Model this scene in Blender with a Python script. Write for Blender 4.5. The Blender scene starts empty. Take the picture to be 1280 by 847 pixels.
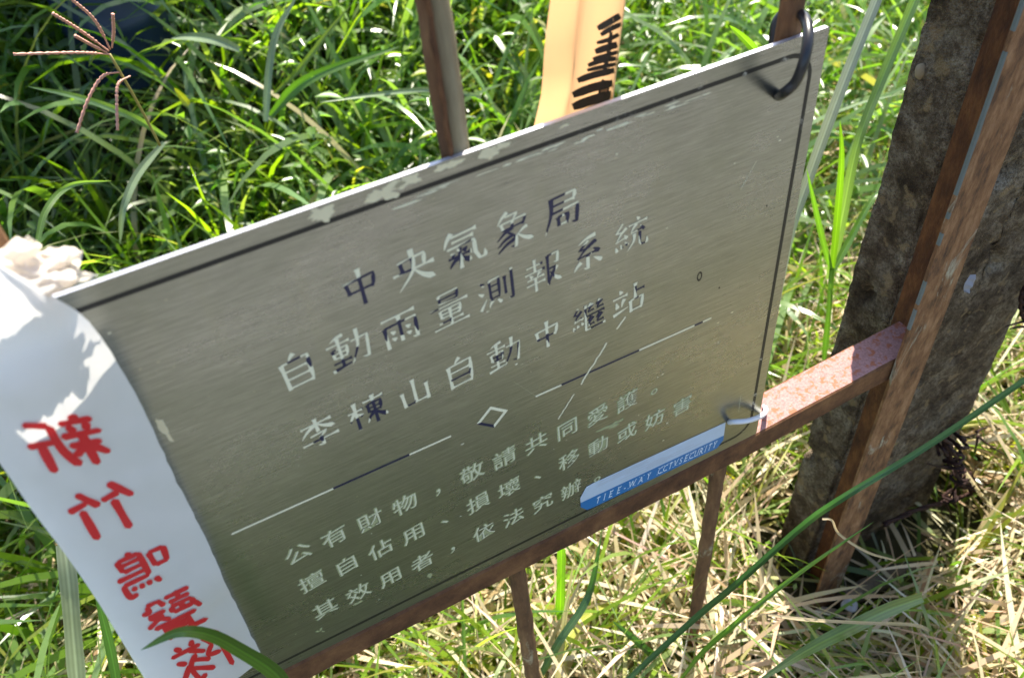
import bpy, bmesh, math, random
import numpy as np
from mathutils import Vector, Matrix, geometry
from mathutils.bvhtree import BVHTree
from mathutils import noise as mnoise

random.seed(7)
rng = np.random.default_rng(11)
sc = bpy.context.scene
COL = sc.collection

# ------------------------------------------------------------ camera
RM = np.array([[0.8873989932067813, -0.4541749682575503, -0.07904508247730548],
               [-0.3741827982453209, -0.6094562987825558, -0.6989636996093354],
               [0.2692772926796695, 0.6498369934703017, -0.7107753664587613]])
CP = np.array([-0.39023464772070593, -0.3677155415105718, 0.6556855447699069])
FPX = 1061.24
LEAN = -0.017674
cam = bpy.data.cameras.new('camera'); camo = bpy.data.objects.new('camera', cam); COL.objects.link(camo)
cam.sensor_width = 36; cam.lens = FPX / 1280 * 36
cam.clip_start = 0.02; cam.clip_end = 400
m = Matrix(((RM[0][0], -RM[1][0], -RM[2][0], CP[0]), (RM[0][1], -RM[1][1], -RM[2][1], CP[1]),
            (RM[0][2], -RM[1][2], -RM[2][2], CP[2]), (0, 0, 0, 1)))
camo.matrix_world = m
cam.dof.use_dof = True; cam.dof.focus_distance = 0.74; cam.dof.aperture_fstop = 7.5
sc.camera = camo

# ------------------------------------------------------------ sky, sun, exposure
SUN_EL, SUN_AZ = math.radians(58), math.atan2(0.67, 0.74)     # azimuth from +Y towards +X
w = bpy.data.worlds.new('World'); sc.world = w; w.use_nodes = True
nt = w.node_tree; nt.nodes.clear()
sky = nt.nodes.new('ShaderNodeTexSky'); sky.sky_type = 'NISHITA'; sky.sun_disc = False
sky.sun_elevation = SUN_EL; sky.sun_rotation = SUN_AZ; sky.air_density = 1.0; sky.dust_density = 1.5
bg = nt.nodes.new('ShaderNodeBackground'); bg.inputs[1].default_value = 0.115
wo = nt.nodes.new('ShaderNodeOutputWorld')
nt.links.new(sky.outputs[0], bg.inputs[0]); nt.links.new(bg.outputs[0], wo.inputs[0])
sun = bpy.data.lights.new('sun', 'SUN'); sun.energy = 5.0; sun.angle = math.radians(0.5); sun.color = (1, .93, .80)
suno = bpy.data.objects.new('sun', sun); COL.objects.link(suno)
sd = Vector((math.sin(SUN_AZ) * math.cos(SUN_EL), math.cos(SUN_AZ) * math.cos(SUN_EL), math.sin(SUN_EL)))
suno.rotation_euler = sd.to_track_quat('Z', 'Y').to_euler(); suno.location = sd * 20
sc.view_settings.view_transform = 'Standard'; sc.view_settings.look = 'None'
sc.view_settings.exposure = 1.55; sc.view_settings.gamma = 1
sc.cycles.max_bounces = 6; sc.cycles.transparent_max_bounces = 6

# ------------------------------------------------------------ helpers
def at(px, py, Y):
    """the point of the vertical plane y = Y that stands behind a photograph position"""
    d = RM.T @ np.array([px - 640, py - 423.5, FPX]); t = (Y - CP[1]) / d[1]
    return Vector(CP + t * d)

def tag(o, label=None, cat=None, group=None, kind=None):
    if label: o['label'] = label
    if cat: o['category'] = cat
    if group: o['group'] = group
    if kind: o['kind'] = kind
    return o

def empty(name, loc=(0, 0, 0), parent=None):
    o = bpy.data.objects.new(name, None); COL.objects.link(o); o.location = loc
    o.empty_display_size = .05
    if parent: o.parent = parent
    return o

def link(name, me, mat, parent=None, smooth=False):
    o = bpy.data.objects.new(name, me); COL.objects.link(o)
    for mm in (mat if isinstance(mat, (list, tuple)) else [mat]): me.materials.append(mm)
    if smooth:
        me.polygons.foreach_set('use_smooth', [True] * len(me.polygons))
    if parent:
        o.parent = parent
        o.matrix_parent_inverse = Matrix.Identity(4)
    return o

def mesh(name, V, F, mat, parent=None, smooth=False, midx=None):
    me = bpy.data.meshes.new(name); me.from_pydata([tuple(v) for v in V], [], F); me.update()
    o = link(name, me, mat, parent, smooth)
    if midx: me.polygons.foreach_set('material_index', midx)
    return o

def bmobj(name, bm, mat, parent=None, smooth=False):
    me = bpy.data.meshes.new(name); bm.to_mesh(me); bm.free()
    return link(name, me, mat, parent, smooth)

def box_bm(x0, x1, y0, y1, z0, z1, bevel=0.001, seg=1, bm=None):
    b = bmesh.new()
    vs = [b.verts.new((x, y, z)) for x in (x0, x1) for y in (y0, y1) for z in (z0, z1)]
    for f in ((0, 1, 3, 2), (4, 6, 7, 5), (0, 4, 5, 1), (2, 3, 7, 6), (0, 2, 6, 4), (1, 5, 7, 3)):
        b.faces.new([vs[i] for i in f])
    bmesh.ops.recalc_face_normals(b, faces=b.faces)
    if bevel: bmesh.ops.bevel(b, geom=b.edges[:], offset=bevel, segments=seg, affect='EDGES')
    return b

def tube(V, F, pts, rad, n=8, closed=False, caps=True):
    """append a round tube along pts (radius number or list) to V, F"""
    pts = [Vector(p) for p in pts]; N = len(pts); base = len(V)
    r = rad if isinstance(rad, (list, tuple)) else [rad] * N
    up = Vector((0.13, 0.31, 0.94)).normalized(); prev = None
    for i, p in enumerate(pts):
        a = pts[(i - 1) % N] if (i or closed) else p; b = pts[(i + 1) % N] if (i < N - 1 or closed) else p
        t = (b - a).normalized()
        if prev is None: u = t.cross(up).normalized()
        else: u = (prev - t * prev.dot(t)).normalized()
        prev = u; v = t.cross(u)
        for k in range(n):
            th = 2 * math.pi * k / n
            V.append(p + (u * math.cos(th) + v * math.sin(th)) * r[i])
    for i in range(N if closed else N - 1):
        for k in range(n):
            a = base + i * n + k; b = base + i * n + (k + 1) % n
            c = base + ((i + 1) % N) * n + (k + 1) % n; d = base + ((i + 1) % N) * n + k
            F.append((a, b, c, d))
    if caps and not closed:
        F.append(tuple(base + k for k in range(n))[::-1]); F.append(tuple(base + (N - 1) * n + k for k in range(n)))

def smooth_path(pts, n):
    """Catmull-Rom through pts, n samples"""
    P = [Vector(p) for p in pts]; P = [P[0] * 2 - P[1]] + P + [P[-1] * 2 - P[-2]]
    out = []
    for i in range(n):
        s = i / (n - 1) * (len(P) - 3); k = min(int(s), len(P) - 4); t = s - k
        a, b, c, d = P[k:k + 4]
        out.append(0.5 * ((2 * b) + (c - a) * t + (2 * a - 5 * b + 4 * c - d) * t * t + (3 * b - a - 3 * c + d) * t ** 3))
    return out

# ------------------------------------------------------------ materials
class NG:
    def __init__(s, name):
        s.m = bpy.data.materials.new(name); s.m.use_nodes = True; s.t = s.m.node_tree; s.t.nodes.clear()
        s.out = s.n('ShaderNodeOutputMaterial')
    def n(s, t, **kw):
        x = s.t.nodes.new(t)
        for k, v in kw.items():
            if k.startswith('i_'):
                x.inputs[int(k[2:]) if k[2:].isdigit() else k[2:].replace('_', ' ')].default_value = v
            else: setattr(x, k, v)
        return x
    def l(s, a, b): s.t.links.new(a, b)
    def coord(s, scale=(1, 1, 1), rot=(0, 0, 0), kind='Object'):
        c = s.n('ShaderNodeTexCoord'); mp = s.n('ShaderNodeMapping'); mp.inputs['Scale'].default_value = scale
        mp.inputs['Rotation'].default_value = rot
        s.l(c.outputs[kind], mp.inputs[0]); return mp.outputs[0]
    def noise(s, vec, scale, detail=4, rough=.6, dist=0):
        x = s.n('ShaderNodeTexNoise'); x.inputs['Scale'].default_value = scale; x.inputs['Detail'].default_value = detail
        x.inputs['Roughness'].default_value = rough; x.inputs['Distortion'].default_value = dist
        s.l(vec, x.inputs['Vector']); return x.outputs['Fac']
    def ramp(s, fac, stops, interp='LINEAR'):
        x = s.n('ShaderNodeValToRGB'); e = x.color_ramp.elements; x.color_ramp.interpolation = interp
        while len(e) < len(stops): e.new(.5)
        for el, (p, c) in zip(e, stops):
            el.position = p; el.color = (c, c, c, 1) if isinstance(c, (int, float)) else (*c, 1)
        s.l(fac, x.inputs[0]); return x.outputs[0]
    def mix(s, fac, a, b, mode='MIX'):
        x = s.n('ShaderNodeMix', data_type='RGBA', blend_type=mode)
        for sock, v in ((x.inputs[0], fac), (x.inputs[6], a), (x.inputs[7], b)):
            if isinstance(v, (int, float)): sock.default_value = v
            elif isinstance(v, tuple): sock.default_value = (*v, 1)
            else: s.l(v, sock)
        return x.outputs[2]
    def math(s, op, a, b=0.0):
        x = s.n('ShaderNodeMath', operation=op)
        for sock, v in ((x.inputs[0], a), (x.inputs[1], b)):
            if isinstance(v, (int, float)): sock.default_value = v
            else: s.l(v, sock)
        return x.outputs[0]
    def bump(s, h, strength, dist):
        x = s.n('ShaderNodeBump'); x.inputs['Strength'].default_value = strength; x.inputs['Distance'].default_value = dist
        s.l(h, x.inputs['Height']); return x.outputs[0]
    def bsdf(s, color, rough=.6, metal=0.0, normal=None, spec=None, trans=None):
        p = s.n('ShaderNodeBsdfPrincipled')
        for k, v in (('Base Color', color), ('Roughness', rough), ('Metallic', metal)):
            if isinstance(v, (int, float)): p.inputs[k].default_value = v
            elif isinstance(v, tuple): p.inputs[k].default_value = (*v, 1)
            else: s.l(v, p.inputs[k])
        if spec is not None: p.inputs['Specular IOR Level'].default_value = spec
        if normal is not None: s.l(normal, p.inputs['Normal'])
        o = p.outputs[0]
        if trans:                               # (colour socket or tuple, amount)
            tr = s.n('ShaderNodeBsdfTranslucent')
            if isinstance(trans[0], tuple): tr.inputs[0].default_value = (*trans[0], 1)
            else: s.l(trans[0], tr.inputs[0])
            mx = s.n('ShaderNodeMixShader'); mx.inputs[0].default_value = trans[1]
            s.l(o, mx.inputs[1]); s.l(tr.outputs[0], mx.inputs[2]); o = mx.outputs[0]
        s.l(o, s.out.inputs[0]); return s.m

def mat_steel():
    g = NG('brushed_steel')
    fine = g.noise(g.coord((50, 1, 1300), (0, .02, 0)), 1, 4, .75)
    fine2 = g.noise(g.coord((18, 1, 620)), 1, 3, .7)
    blot = g.noise(g.coord((1, 1, 1.6)), 7, 7, .7, .3)
    drip = g.noise(g.coord((60, 1, 5)), 1, 4, .6)
    h = g.mix(.4, fine, fine2)
    c = g.ramp(h, [(.30, (.205, .205, .19)), (.5, (.34, .34, .315)), (.70, (.48, .48, .445))])
    c = g.mix(g.math('MULTIPLY', g.ramp(blot, [(.4, 0), (.75, 1)]), .6), c, (.22, .235, .18))
    c = g.mix(g.math('MULTIPLY', g.ramp(drip, [(.55, 0), (.8, 1)]), .35), c, (.34, .34, .27))
    speck = g.ramp(g.noise(g.coord(), 330, 2, .5), [(.70, 0), (.76, 1)])
    c = g.mix(g.math('MULTIPLY', speck, .45), c, (.6, .57, .42))
    r = g.math('ADD', g.ramp(blot, [(.3, .20), (.7, .30)]), g.math('MULTIPLY', h, .08))
    return g.bsdf(c, r, .93, g.bump(h, .45, .0004))

def mat_rust(name, base, dark, light, flake=None, zstretch=1, paint_amt=(.62, .68), fs=60, sc_=30):
    g = NG(name); v = g.coord((1, 1, 1 / zstretch))
    a = g.noise(v, sc_, 8, .7); b = g.noise(v, sc_ * 6, 4, .6)
    c = g.ramp(a, [(.32, dark), (.5, base), (.68, light)])
    c = g.mix(g.math('MULTIPLY', b, .5), c, dark)
    n = g.mix(.5, a, b)
    if flake:
        f = g.ramp(g.noise(v, fs, 7, .68, .6), [(paint_amt[0], 0), (paint_amt[1], 1)])
        c = g.mix(f, c, flake); n = g.mix(.4, n, f)
    return g.bsdf(c, .8, .0, g.bump(n, 1.0, .0025), .25)

def mat_plain(name, c, rough=.5, spec=.5, trans=None, metal=0., var=.12, scale=60, bumpd=0.0003, bs=.3):
    g = NG(name); nn = g.noise(g.coord(), scale, 5)
    cc = g.mix(g.math('MULTIPLY', nn, var * 2), c, tuple(x * .55 for x in c))
    return g.bsdf(cc, rough, metal, g.bump(nn, bs, bumpd), spec, ((trans[0], trans[1]) if trans else None))

STEEL = mat_steel()
EDGE = mat_plain('bare_metal_edge', (.60, .60, .66), .4, metal=.7)
CREAM = mat_plain('faded_cream_paint', (.86, .82, .60), .6, var=.25, scale=300)
OLIVE = mat_plain('weathered_engraving', (.36, .38, .20), .6, var=.3, scale=400)
PALE = mat_plain('pale_scratch_and_highlight', (.66, .66, .46), .5, var=.3, scale=400)
NAVY = mat_plain('navy_paint', (.006, .009, .055), .35, var=.2)
BLACKTIE = mat_plain('black_plastic', (.018, .018, .022), .35)
WHITETIE = mat_plain('white_plastic', (.7, .7, .72), .35)
def mat_line():
    g = NG('worn_black_line'); v = g.coord()
    f = g.ramp(g.noise(v, 90, 6, .7), [(.60, 0), (.64, 1)])
    big = g.ramp(g.noise(v, 7, 2, .5), [(.48, 0), (.6, 1)])
    c = g.mix(g.math('MULTIPLY', f, big), (.008, .008, .009), (.42, .40, .34))
    return g.bsdf(c, .45)
LINE = mat_line()
def mat_patch():
    g = NG('peeled_cream_coating'); v = g.coord()
    a = g.noise(v, 160, 5, .7)
    return g.bsdf(g.mix(a, (.62, .54, .35), (.78, .70, .48)), .75, 0, g.bump(a, .4, .0004), .2)
PATCH = mat_patch()
RUST_FRONT = mat_rust('dark_brown_rust', (.14, .062, .028), (.05, .022, .012), (.25, .12, .05), (.34, .28, .19), 1, (.70, .74), 45)
def mat_pinktop():
    g = NG('faded_pink_paint_with_rust_spots'); v = g.coord()
    big = g.noise(v, 130, 4, .6, .3); fine = g.noise(v, 420, 3, .6)
    spots = g.ramp(big, [(.52, 0), (.60, 1)])
    c = g.mix(g.ramp(fine, [(.3, 0), (.7, 1)]), (.24, .125, .115), (.38, .215, .195))
    c = g.mix(g.math('MULTIPLY', spots, .85), c, (.30, .10, .045))
    return g.bsdf(c, .8, 0, g.bump(fine, .8, .0006), .2)
RUST_TOP = mat_pinktop()
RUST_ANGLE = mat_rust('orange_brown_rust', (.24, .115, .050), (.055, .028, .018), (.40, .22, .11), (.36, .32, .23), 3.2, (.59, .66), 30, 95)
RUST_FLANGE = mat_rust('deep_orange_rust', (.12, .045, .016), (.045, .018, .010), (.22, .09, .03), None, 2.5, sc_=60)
RUST_ROD = mat_rust('dark_rod_rust', (.19, .095, .045), (.06, .032, .020), (.34, .19, .09), (.42, .33, .21), 4, (.60, .66), 50, 50)
PAINT_ROD = mat_rust('grey_paint_on_rod', (.28, .235, .145), (.17, .12, .07), (.36, .32, .22), (.26, .12, .045), 6, (.57, .62), 34, 40)
CHIP = mat_plain('chipped_grey_primer', (.15, .17, .16), .7, var=.4, scale=120)

def mat_concrete():
    g = NG('mossy_concrete'); v = g.coord()
    a = g.noise(v, 24, 9, .78); b = g.noise(v, 230, 6, .8); p = g.noise(v, 55, 3, .5)
    c = g.ramp(a, [(.36, (.030, .020, .012)), (.47, (.11, .078, .048)), (.57, (.22, .175, .12)), (.70, (.35, .30, .225))])
    c = g.mix(g.ramp(b, [(.38, .8), (.56, 0)]), c, (.045, .032, .021))
    c = g.mix(g.ramp(p, [(.60, 0), (.66, .7)]), c, (.24, .17, .09))
    vor = g.n('ShaderNodeTexVoronoi'); vor.inputs['Scale'].default_value = 520; g.l(v, vor.inputs['Vector'])
    h = g.mix(.5, g.mix(.5, a, b), vor.outputs[0])
    return g.bsdf(c, .95, 0, g.bump(h, 1.0, .004), .15)
CONCRETE = mat_concrete()

def mat_veg(name, rough=.38, tr=.42, tint=(1.15, 1.25, .6), spec=.5):
    g = NG(name)
    a = g.n('ShaderNodeAttribute', attribute_name='tint')
    nn = g.noise(g.coord(), 55, 3)
    c = g.mix(g.math('MULTIPLY', nn, .5), a.outputs['Color'], tuple(x * .5 for x in (.16, .2, .05)), 'MIX')
    t = g.mix(1.0, a.outputs['Color'], tint, 'MULTIPLY')
    return g.bsdf(c, rough, 0, None, spec, (t, tr))
VEG = mat_veg('grass_leaf', .30, .48, (1.7, 1.85, .38), .8)
VEGP = mat_veg('pale_grass_leaf', .4, .28, (1.1, 1.2, .8), .6)
STRAW = mat_veg('dry_straw', .6, .3, (1.2, 1.1, .8), .35)
def mat_ground():
    g = NG('soil_and_thatch'); v = g.coord()
    a = g.noise(v, 6, 8, .7); b = g.noise(v, 70, 6, .7)
    c = g.ramp(a, [(.35, (.035, .030, .018)), (.55, (.075, .065, .035)), (.7, (.13, .11, .06))])
    c = g.mix(g.math('MULTIPLY', b, .6), c, (.03, .04, .015))
    return g.bsdf(c, .95, 0, g.bump(b, 1, .01), .1)
GROUND = mat_ground()

# ------------------------------------------------------------ ground
def hgt(x, y):
    """terrain height: flat by the fence, a grassy bank rising behind it"""
    x = np.asarray(x, float); y = np.asarray(y, float)
    edge = .75 + .55 * np.clip((x + .1) / 1.0, 0, 1)
    t = np.clip((y - edge) / 1.3, 0, 1); s = t * t * (3 - 2 * t)
    far = np.clip((y - 3.0) / 30, 0, 1)
    return -.52 + .58 * s + 2.2 * far + .02 * np.sin(7 * x + 2) * np.cos(6 * y) + .012 * np.sin(17 * x) * np.sin(15 * y + 1)
def ground():
    xs = np.concatenate([-np.geomspace(80, 3, 14), np.linspace(-2.6, 3, 80), np.geomspace(3.3, 80, 14)])
    ys = np.concatenate([-np.geomspace(80, 2, 12), np.linspace(-1.8, 3.2, 80), np.geomspace(3.5, 80, 16)])
    X, Y = np.meshgrid(xs, ys); Z = hgt(X, Y)
    V = np.stack([X.ravel(), Y.ravel(), Z.ravel()], 1); nx = len(xs)
    F = [(j * nx + i, j * nx + i + 1, (j + 1) * nx + i + 1, (j + 1) * nx + i) for j in range(len(ys) - 1) for i in range(nx - 1)]
    tag(mesh('ground', V, F, GROUND, smooth=True), kind='structure')
ground()

def path():  # unseen pale strip, added to brighten the reflection in the plaque's upper part
    V, F = [], []; n = 60
    for i in range(n):
        x = -12 + 24 * i / (n - 1)
        for k, yy in enumerate((-.62 - .05 * math.sin(x * 3), -.9, -1.3, -1.75, -2.15 + .06 * math.sin(x * 2.3))):
            V.append((x, yy, float(hgt(x, yy)) + (.012 if 0 < k < 4 else -.004)))
    for i in range(n - 1):
        for k in range(4): F.append((5 * i + k, 5 * i + 5 + k, 5 * i + 6 + k, 5 * i + 1 + k)[::-1])
    g = NG('pale_gravel_reflector'); v = g.coord(); a = g.noise(v, 30, 8, .75)
    m_ = g.bsdf(g.ramp(a, [(.3, (.15, .15, .145)), (.7, (.30, .30, .295))]), .9, 0, g.bump(a, 1, .01), .2)
    tag(mesh('path', V, F, m_, smooth=True), kind='structure')
path()

# ------------------------------------------------------------ iron gate (rail, rods, stile)
gate = tag(empty('iron_gate', (.16, .016, -.5)), 'rusty iron gate of round rods and a flat bottom rail behind the steel plaque', 'gate')
gate_inv = Vector(gate.location)
def gpart(name, V, F, mat, smooth=False, midx=None):
    return mesh(name, [Vector(v) - gate_inv for v in V], F, mat, gate, smooth, midx)
def rail(name, x0, x1, y0, y1, z0, z1, nx=90):
    V, F, mi = [], [], []
    prof = []
    c = .0018
    for (y, z) in ((y0 + c, z1), (y1 - c, z1), (y1, z1 - c), (y1, z0 + c), (y1 - c, z0), (y0 + c, z0), (y0, z0 + c), (y0, z1 - c)): prof.append((y, z))
    n = len(prof)
    for i in range(nx + 1):
        x = x0 + (x1 - x0) * i / nx
        for k, (y, z) in enumerate(prof):
            d = (mnoise.noise(Vector((x * 60, y * 200, z * 200)))) * .0005
            V.append((x, y + d, z + d * (.3 if k in (0, 1, 7) else 1) + (.055 * max(0, x + .01) if z1 < .1 else 0)))
    for i in range(nx):
        for k in range(n):
            F.append((i * n + k, i * n + (k + 1) % n, (i + 1) * n + (k + 1) % n, (i + 1) * n + k)); mi.append(1 if k == 0 else 0)
    F.append(tuple(range(n))[::-1]); mi.append(0); F.append(tuple(nx * n + k for k in range(n))); mi.append(0)
    return gpart(name, V, F, [RUST_FRONT, RUST_TOP], True, mi)
r1 = rail('bottom_rail', -1.35, .2092, -.0046, .034, -.0300, 0)
for p in r1.data.polygons: p.use_smooth = False
r1['label'] = 'rusted flat rail with faded pink paint and orange rust spots on its top'
r2 = rail('top_rail', -1.35, .2092, -.0064, .036, .80, .825, 30)
def rod(x, z0, z1, kind):
    """square bar standing corner-on with ragged, flaking faces"""
    V, F, mi = [], [], []; n = 18; r = .0083
    nz = max(12, int((z1 - z0) / .006))
    for i in range(nz + 1):
        z = z0 + (z1 - z0) * i / nz
        for k in range(n):
            th = 2 * math.pi * (k + .5) / n + .25
            rr = r * (1 + .07 * math.cos(4 * th)) * (1 + .16 * mnoise.noise(Vector((x * 9 + math.cos(th), math.sin(th), z * 45))))
            V.append((x + rr * math.cos(th), .016 + rr * math.sin(th), z))
    for i in range(nz):
        for k in range(n):
            F.append((i * n + k, i * n + (k + 1) % n, (i + 1) * n + (k + 1) % n, (i + 1) * n + k))
            th = 2 * math.pi * (k + 1) / n + .25
            mi.append(1 if kind and -112 < (math.degrees(th) + 180) % 360 - 180 + 14 * mnoise.noise(Vector((z * 60, 1, 4))) + 9 * mnoise.noise(Vector((z * 220, 1, 4))) < -18 else 0)
    F.append(tuple(nz * n + k for k in range(n))); mi.append(0)
    return gpart('rod', V, F, [RUST_ROD, PAINT_ROD], True, mi)
rods = []
for x in (-1.172, -.942, -.712, -.482, -.2525, -.0225):
    up = rod(x, .0002, .7995, x == -.2525); lo = rod(x, -.56, -.0302, False)
    if x == -.2525: up['label'] = 'rod with a strip of grey paint down one side'
    # a thin seam of dark scale on the painted rod
V, F = [], []
for i in range(60):
    z = .40 + i * .0066
seam = [(-.2585 + .0006 * math.sin(i * 1.7), .0068, .40 + i * .0066) for i in range(60)]
tube(V, F, seam, [.0011 + .0006 * abs(math.sin(i * 2.3)) for i in range(60)], 5)
gpart('rust_seam', V, F, RUST_FRONT)

# angle-iron stile: front leaf and side leaf with a chipped corner
def stile():
    nz = 120; V, F, mi = [], [], []
    # outline (x, y) going round the L
    L = [(.1655, -.0100), (.2130, -.0090), (.2130, .0410), (.2095, .0410), (.2095, -.0055), (.1655, -.0066)]
    for i in range(nz + 1):
        z = -.56 + 1.46 * i / nz; lean = .010 * (-.0 - z)
        for k, (x, y) in enumerate(L):
            d = mnoise.noise(Vector((x * 120, y * 150, z * 40))) * .0009
            V.append((x + lean + d, y + d, z))
    n = len(L)
    for i in range(nz):
        for k in range(n):
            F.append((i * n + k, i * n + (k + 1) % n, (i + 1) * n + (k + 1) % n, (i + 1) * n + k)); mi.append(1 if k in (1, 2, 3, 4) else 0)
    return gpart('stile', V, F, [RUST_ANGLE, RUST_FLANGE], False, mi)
st = stile(); st['label'] = 'orange brown angle iron standing against the concrete post'
V, F = [], []
for i in range(420):
    z = .42 - i * .0022
    f0 = mnoise.noise(Vector((z * 9, 3, 1))) + .5 * mnoise.noise(Vector((z * 50, 7, 1)))
    z1_ = z - .0022; f1 = mnoise.noise(Vector((z1_ * 9, 3, 1))) + .5 * mnoise.noise(Vector((z1_ * 50, 7, 1)))
    if f0 < -.10 or z < .06: continue
    x = .1655 - .010 * z; w1 = .0003 + .0011 * max(0, f0 + .1); w2 = .0003 + .0011 * max(0, f1 + .1); b = len(V)
    V += [(x - .0010, -.0103, z), (x + w1, -.0110, z), (x + w2, -.0110, z1_), (x - .0010, -.0103, z1_), (x - .0010, -.0074, z), (x - .0010, -.0074, z1_)]
    F += [(b, b + 1, b + 2, b + 3), (b + 4, b, b + 3, b + 5)]
gpart('chipped_edge', V, F, CHIP)['kind'] = 'stuff'

# ------------------------------------------------------------ concrete post
def post():
    V, F = [], []
    x0, x1, y0, y1 = .206, .452, .046, .102
    ring = []
    nx_, ny_ = 30, 9
    for i in range(nx_): ring.append((x0 + (x1 - x0) * i / nx_, y0, 0, -1))
    for i in range(ny_): ring.append((x1, y0 + (y1 - y0) * i / ny_, 1, 0))
    for i in range(nx_): ring.append((x1 - (x1 - x0) * i / nx_, y1, 0, 1))
    for i in range(ny_): ring.append((x0, y1 - (y1 - y0) * i / ny_, -1, 0))
    n = len(ring); nz = 260; za, zb = -.60, .95
    for j in range(nz + 1):
        z = za + (zb - za) * j / nz
        for i, (x, y, ax, ay) in enumerate(ring):
            taper = (z + .5) * -.012
            p = Vector((x * 11, y * 11, z * 11)); q = Vector((x, y, z)) * 55
            d = .0035 * mnoise.noise(p) + .0030 * mnoise.noise(q) + .0022 * mnoise.noise(q * 2.7)
            pit = mnoise.noise(Vector((x * 30 + 5, y * 30, z * 30)))
            if pit > .42: d -= (pit - .42) * .05
            xx = x + ax * d + (taper if x > .35 else -taper * .5)
            V.append((xx, y + ay * d, z))
    for j in range(nz):
        for i in range(n):
            F.append((j * n + i, j * n + (i + 1) % n, (j + 1) * n + (i + 1) % n, (j + 1) * n + i))
    F.append(tuple(nz * n + i for i in range(n)))
    b = Vector((.33, .065, -.52))
    t = tag(empty('concrete_post', b), 'rough weathered concrete post behind the orange brown angle iron', 'post')
    mesh('shaft', [Vector(v) - b for v in V], F, CONCRETE, t, True)
    # pale pebbles bedded in its face
    for k, (px, py, r, Y) in enumerate(((1153, 88, .0065, .092),)):
        c = at(px, py, Y); c.x -= .002
        bm = bmesh.new(); bmesh.ops.create_icosphere(bm, subdivisions=3, radius=r)
        for v in bm.verts: v.co = Vector((v.co.x * .6, v.co.y * .8, v.co.z * 1.15)) * (1 + .15 * mnoise.noise(v.co * 260)) + c - b
        bmobj('pebble', bm, mat_plain('buff_pebble', (.26, .20, .12), .8), t, True)
    return t
post()
# bit of clear plastic stuck on the post
c = at(1211, 352, .0235)
V = [c + Vector((random.uniform(-.005, .005), -.001 - .003 * (k % 2), .011 - .0045 * k)) for k in range(6)]
V = []
for k in range(6):
    wv = (.004, .006, .0075, .007, .005, .002)[k]; z = .012 - .005 * k
    V += [c + Vector((-wv, -.001, z)), c + Vector((0, -.004 - .002 * (k % 2), z + .001)), c + Vector((wv, -.0015, z - .002))]
F = [(3 * k + a, 3 * k + a + 1, 3 * k + a + 4, 3 * k + a + 3) for k in range(5) for a in (0, 1)]
FLAKE = mat_plain('torn_pale_plastic', (.42, .45, .55), .25, trans=((.5, .5, .6), .4))
tag(mesh('plastic_scrap', V, F, FLAKE), 'small torn scrap of pale plastic stuck to the face of the concrete post', 'plastic scrap')
# stub of grey pipe at the foot of the post
V, F = [], []
pa, pb = at(1050, 752, -.02), at(1150, 700, -.02)
tube(V, F, [pa + (pb - pa) * (i / 12) for i in range(13)], [.014 * (1 + .08 * math.sin(i * 2.1)) for i in range(13)], 12)
tag(mesh('pipe', V, F, mat_rust('grey_pipe', (.12, .10, .07), (.05, .04, .03), (.22, .19, .13), (.10, .04, .02), 1), smooth=True),
    'short mud stained grey pipe lying at the foot of the concrete post', 'pipe')
bm = bmesh.new(); bmesh.ops.create_icosphere(bm, subdivisions=4, radius=.009); cc = at(1062, 756, -.045)
for v in bm.verts: v.co = Vector((v.co.x * 1.2, v.co.y, v.co.z * .8)) * (1 + .7 * mnoise.noise(v.co * 110)) + cc
tag(bmobj('stone', bm, mat_plain('pale_stone', (.34, .35, .38), .6), smooth=True), 'small pale bluish stone beside the end of the grey pipe', 'stone')

# rusty barbed wire knotted round the post
WIRE = mat_rust('black_brown_wire', (.035, .014, .010), (.012, .006, .006), (.07, .028, .018))
def wire_knot(name, label, path, tangle, barbs, rad=.0024):
    base = Vector(path[0]); t = tag(empty(name, base), label, 'barbed wire')
    pts = smooth_path(path, 60)
    for s in (0, 1):
        V, F = [], []
        q = []
        for i, p in enumerate(pts):
            a = i * .55 + s * math.pi
            q.append(p + Vector((math.cos(a), math.sin(a), math.cos(a + 1))) * rad * 1.1 - base)
        tube(V, F, q, rad, 6); mesh('strand', V, F, WIRE, t, True)
    for (c, r, turns) in tangle:
        V, F = [], []; q = []
        ax = Vector((random.uniform(-1, 1), random.uniform(-.5, .5), random.uniform(-1, 1))).normalized()
        u = ax.orthogonal().normalized(); v = ax.cross(u)
        for i in range(int(16 * turns)):
            a = i / 16 * 2 * math.pi
            q.append(c + (u * math.cos(a) + v * math.sin(a)) * r * (1 + .25 * math.sin(i * 1.3)) + ax * (i / 16 / turns - .5) * r * 2.2 - base)
        tube(V, F, q, rad * .95, 6); mesh('coil', V, F, WIRE, t, True)
    for (a, b) in barbs:
        V, F = [], []
        a = Vector(a) - base; b = Vector(b) - base; mid = (a + b) / 2 + Vector((random.uniform(-.004, .004), 0, random.uniform(-.004, .004)))
        tube(V, F, smooth_path([a, mid, b], 7), [rad * .9 * (1 - .11 * i) for i in range(7)], 5)
        mesh('barb', V, F, WIRE, t, True)
Y = .010
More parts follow.
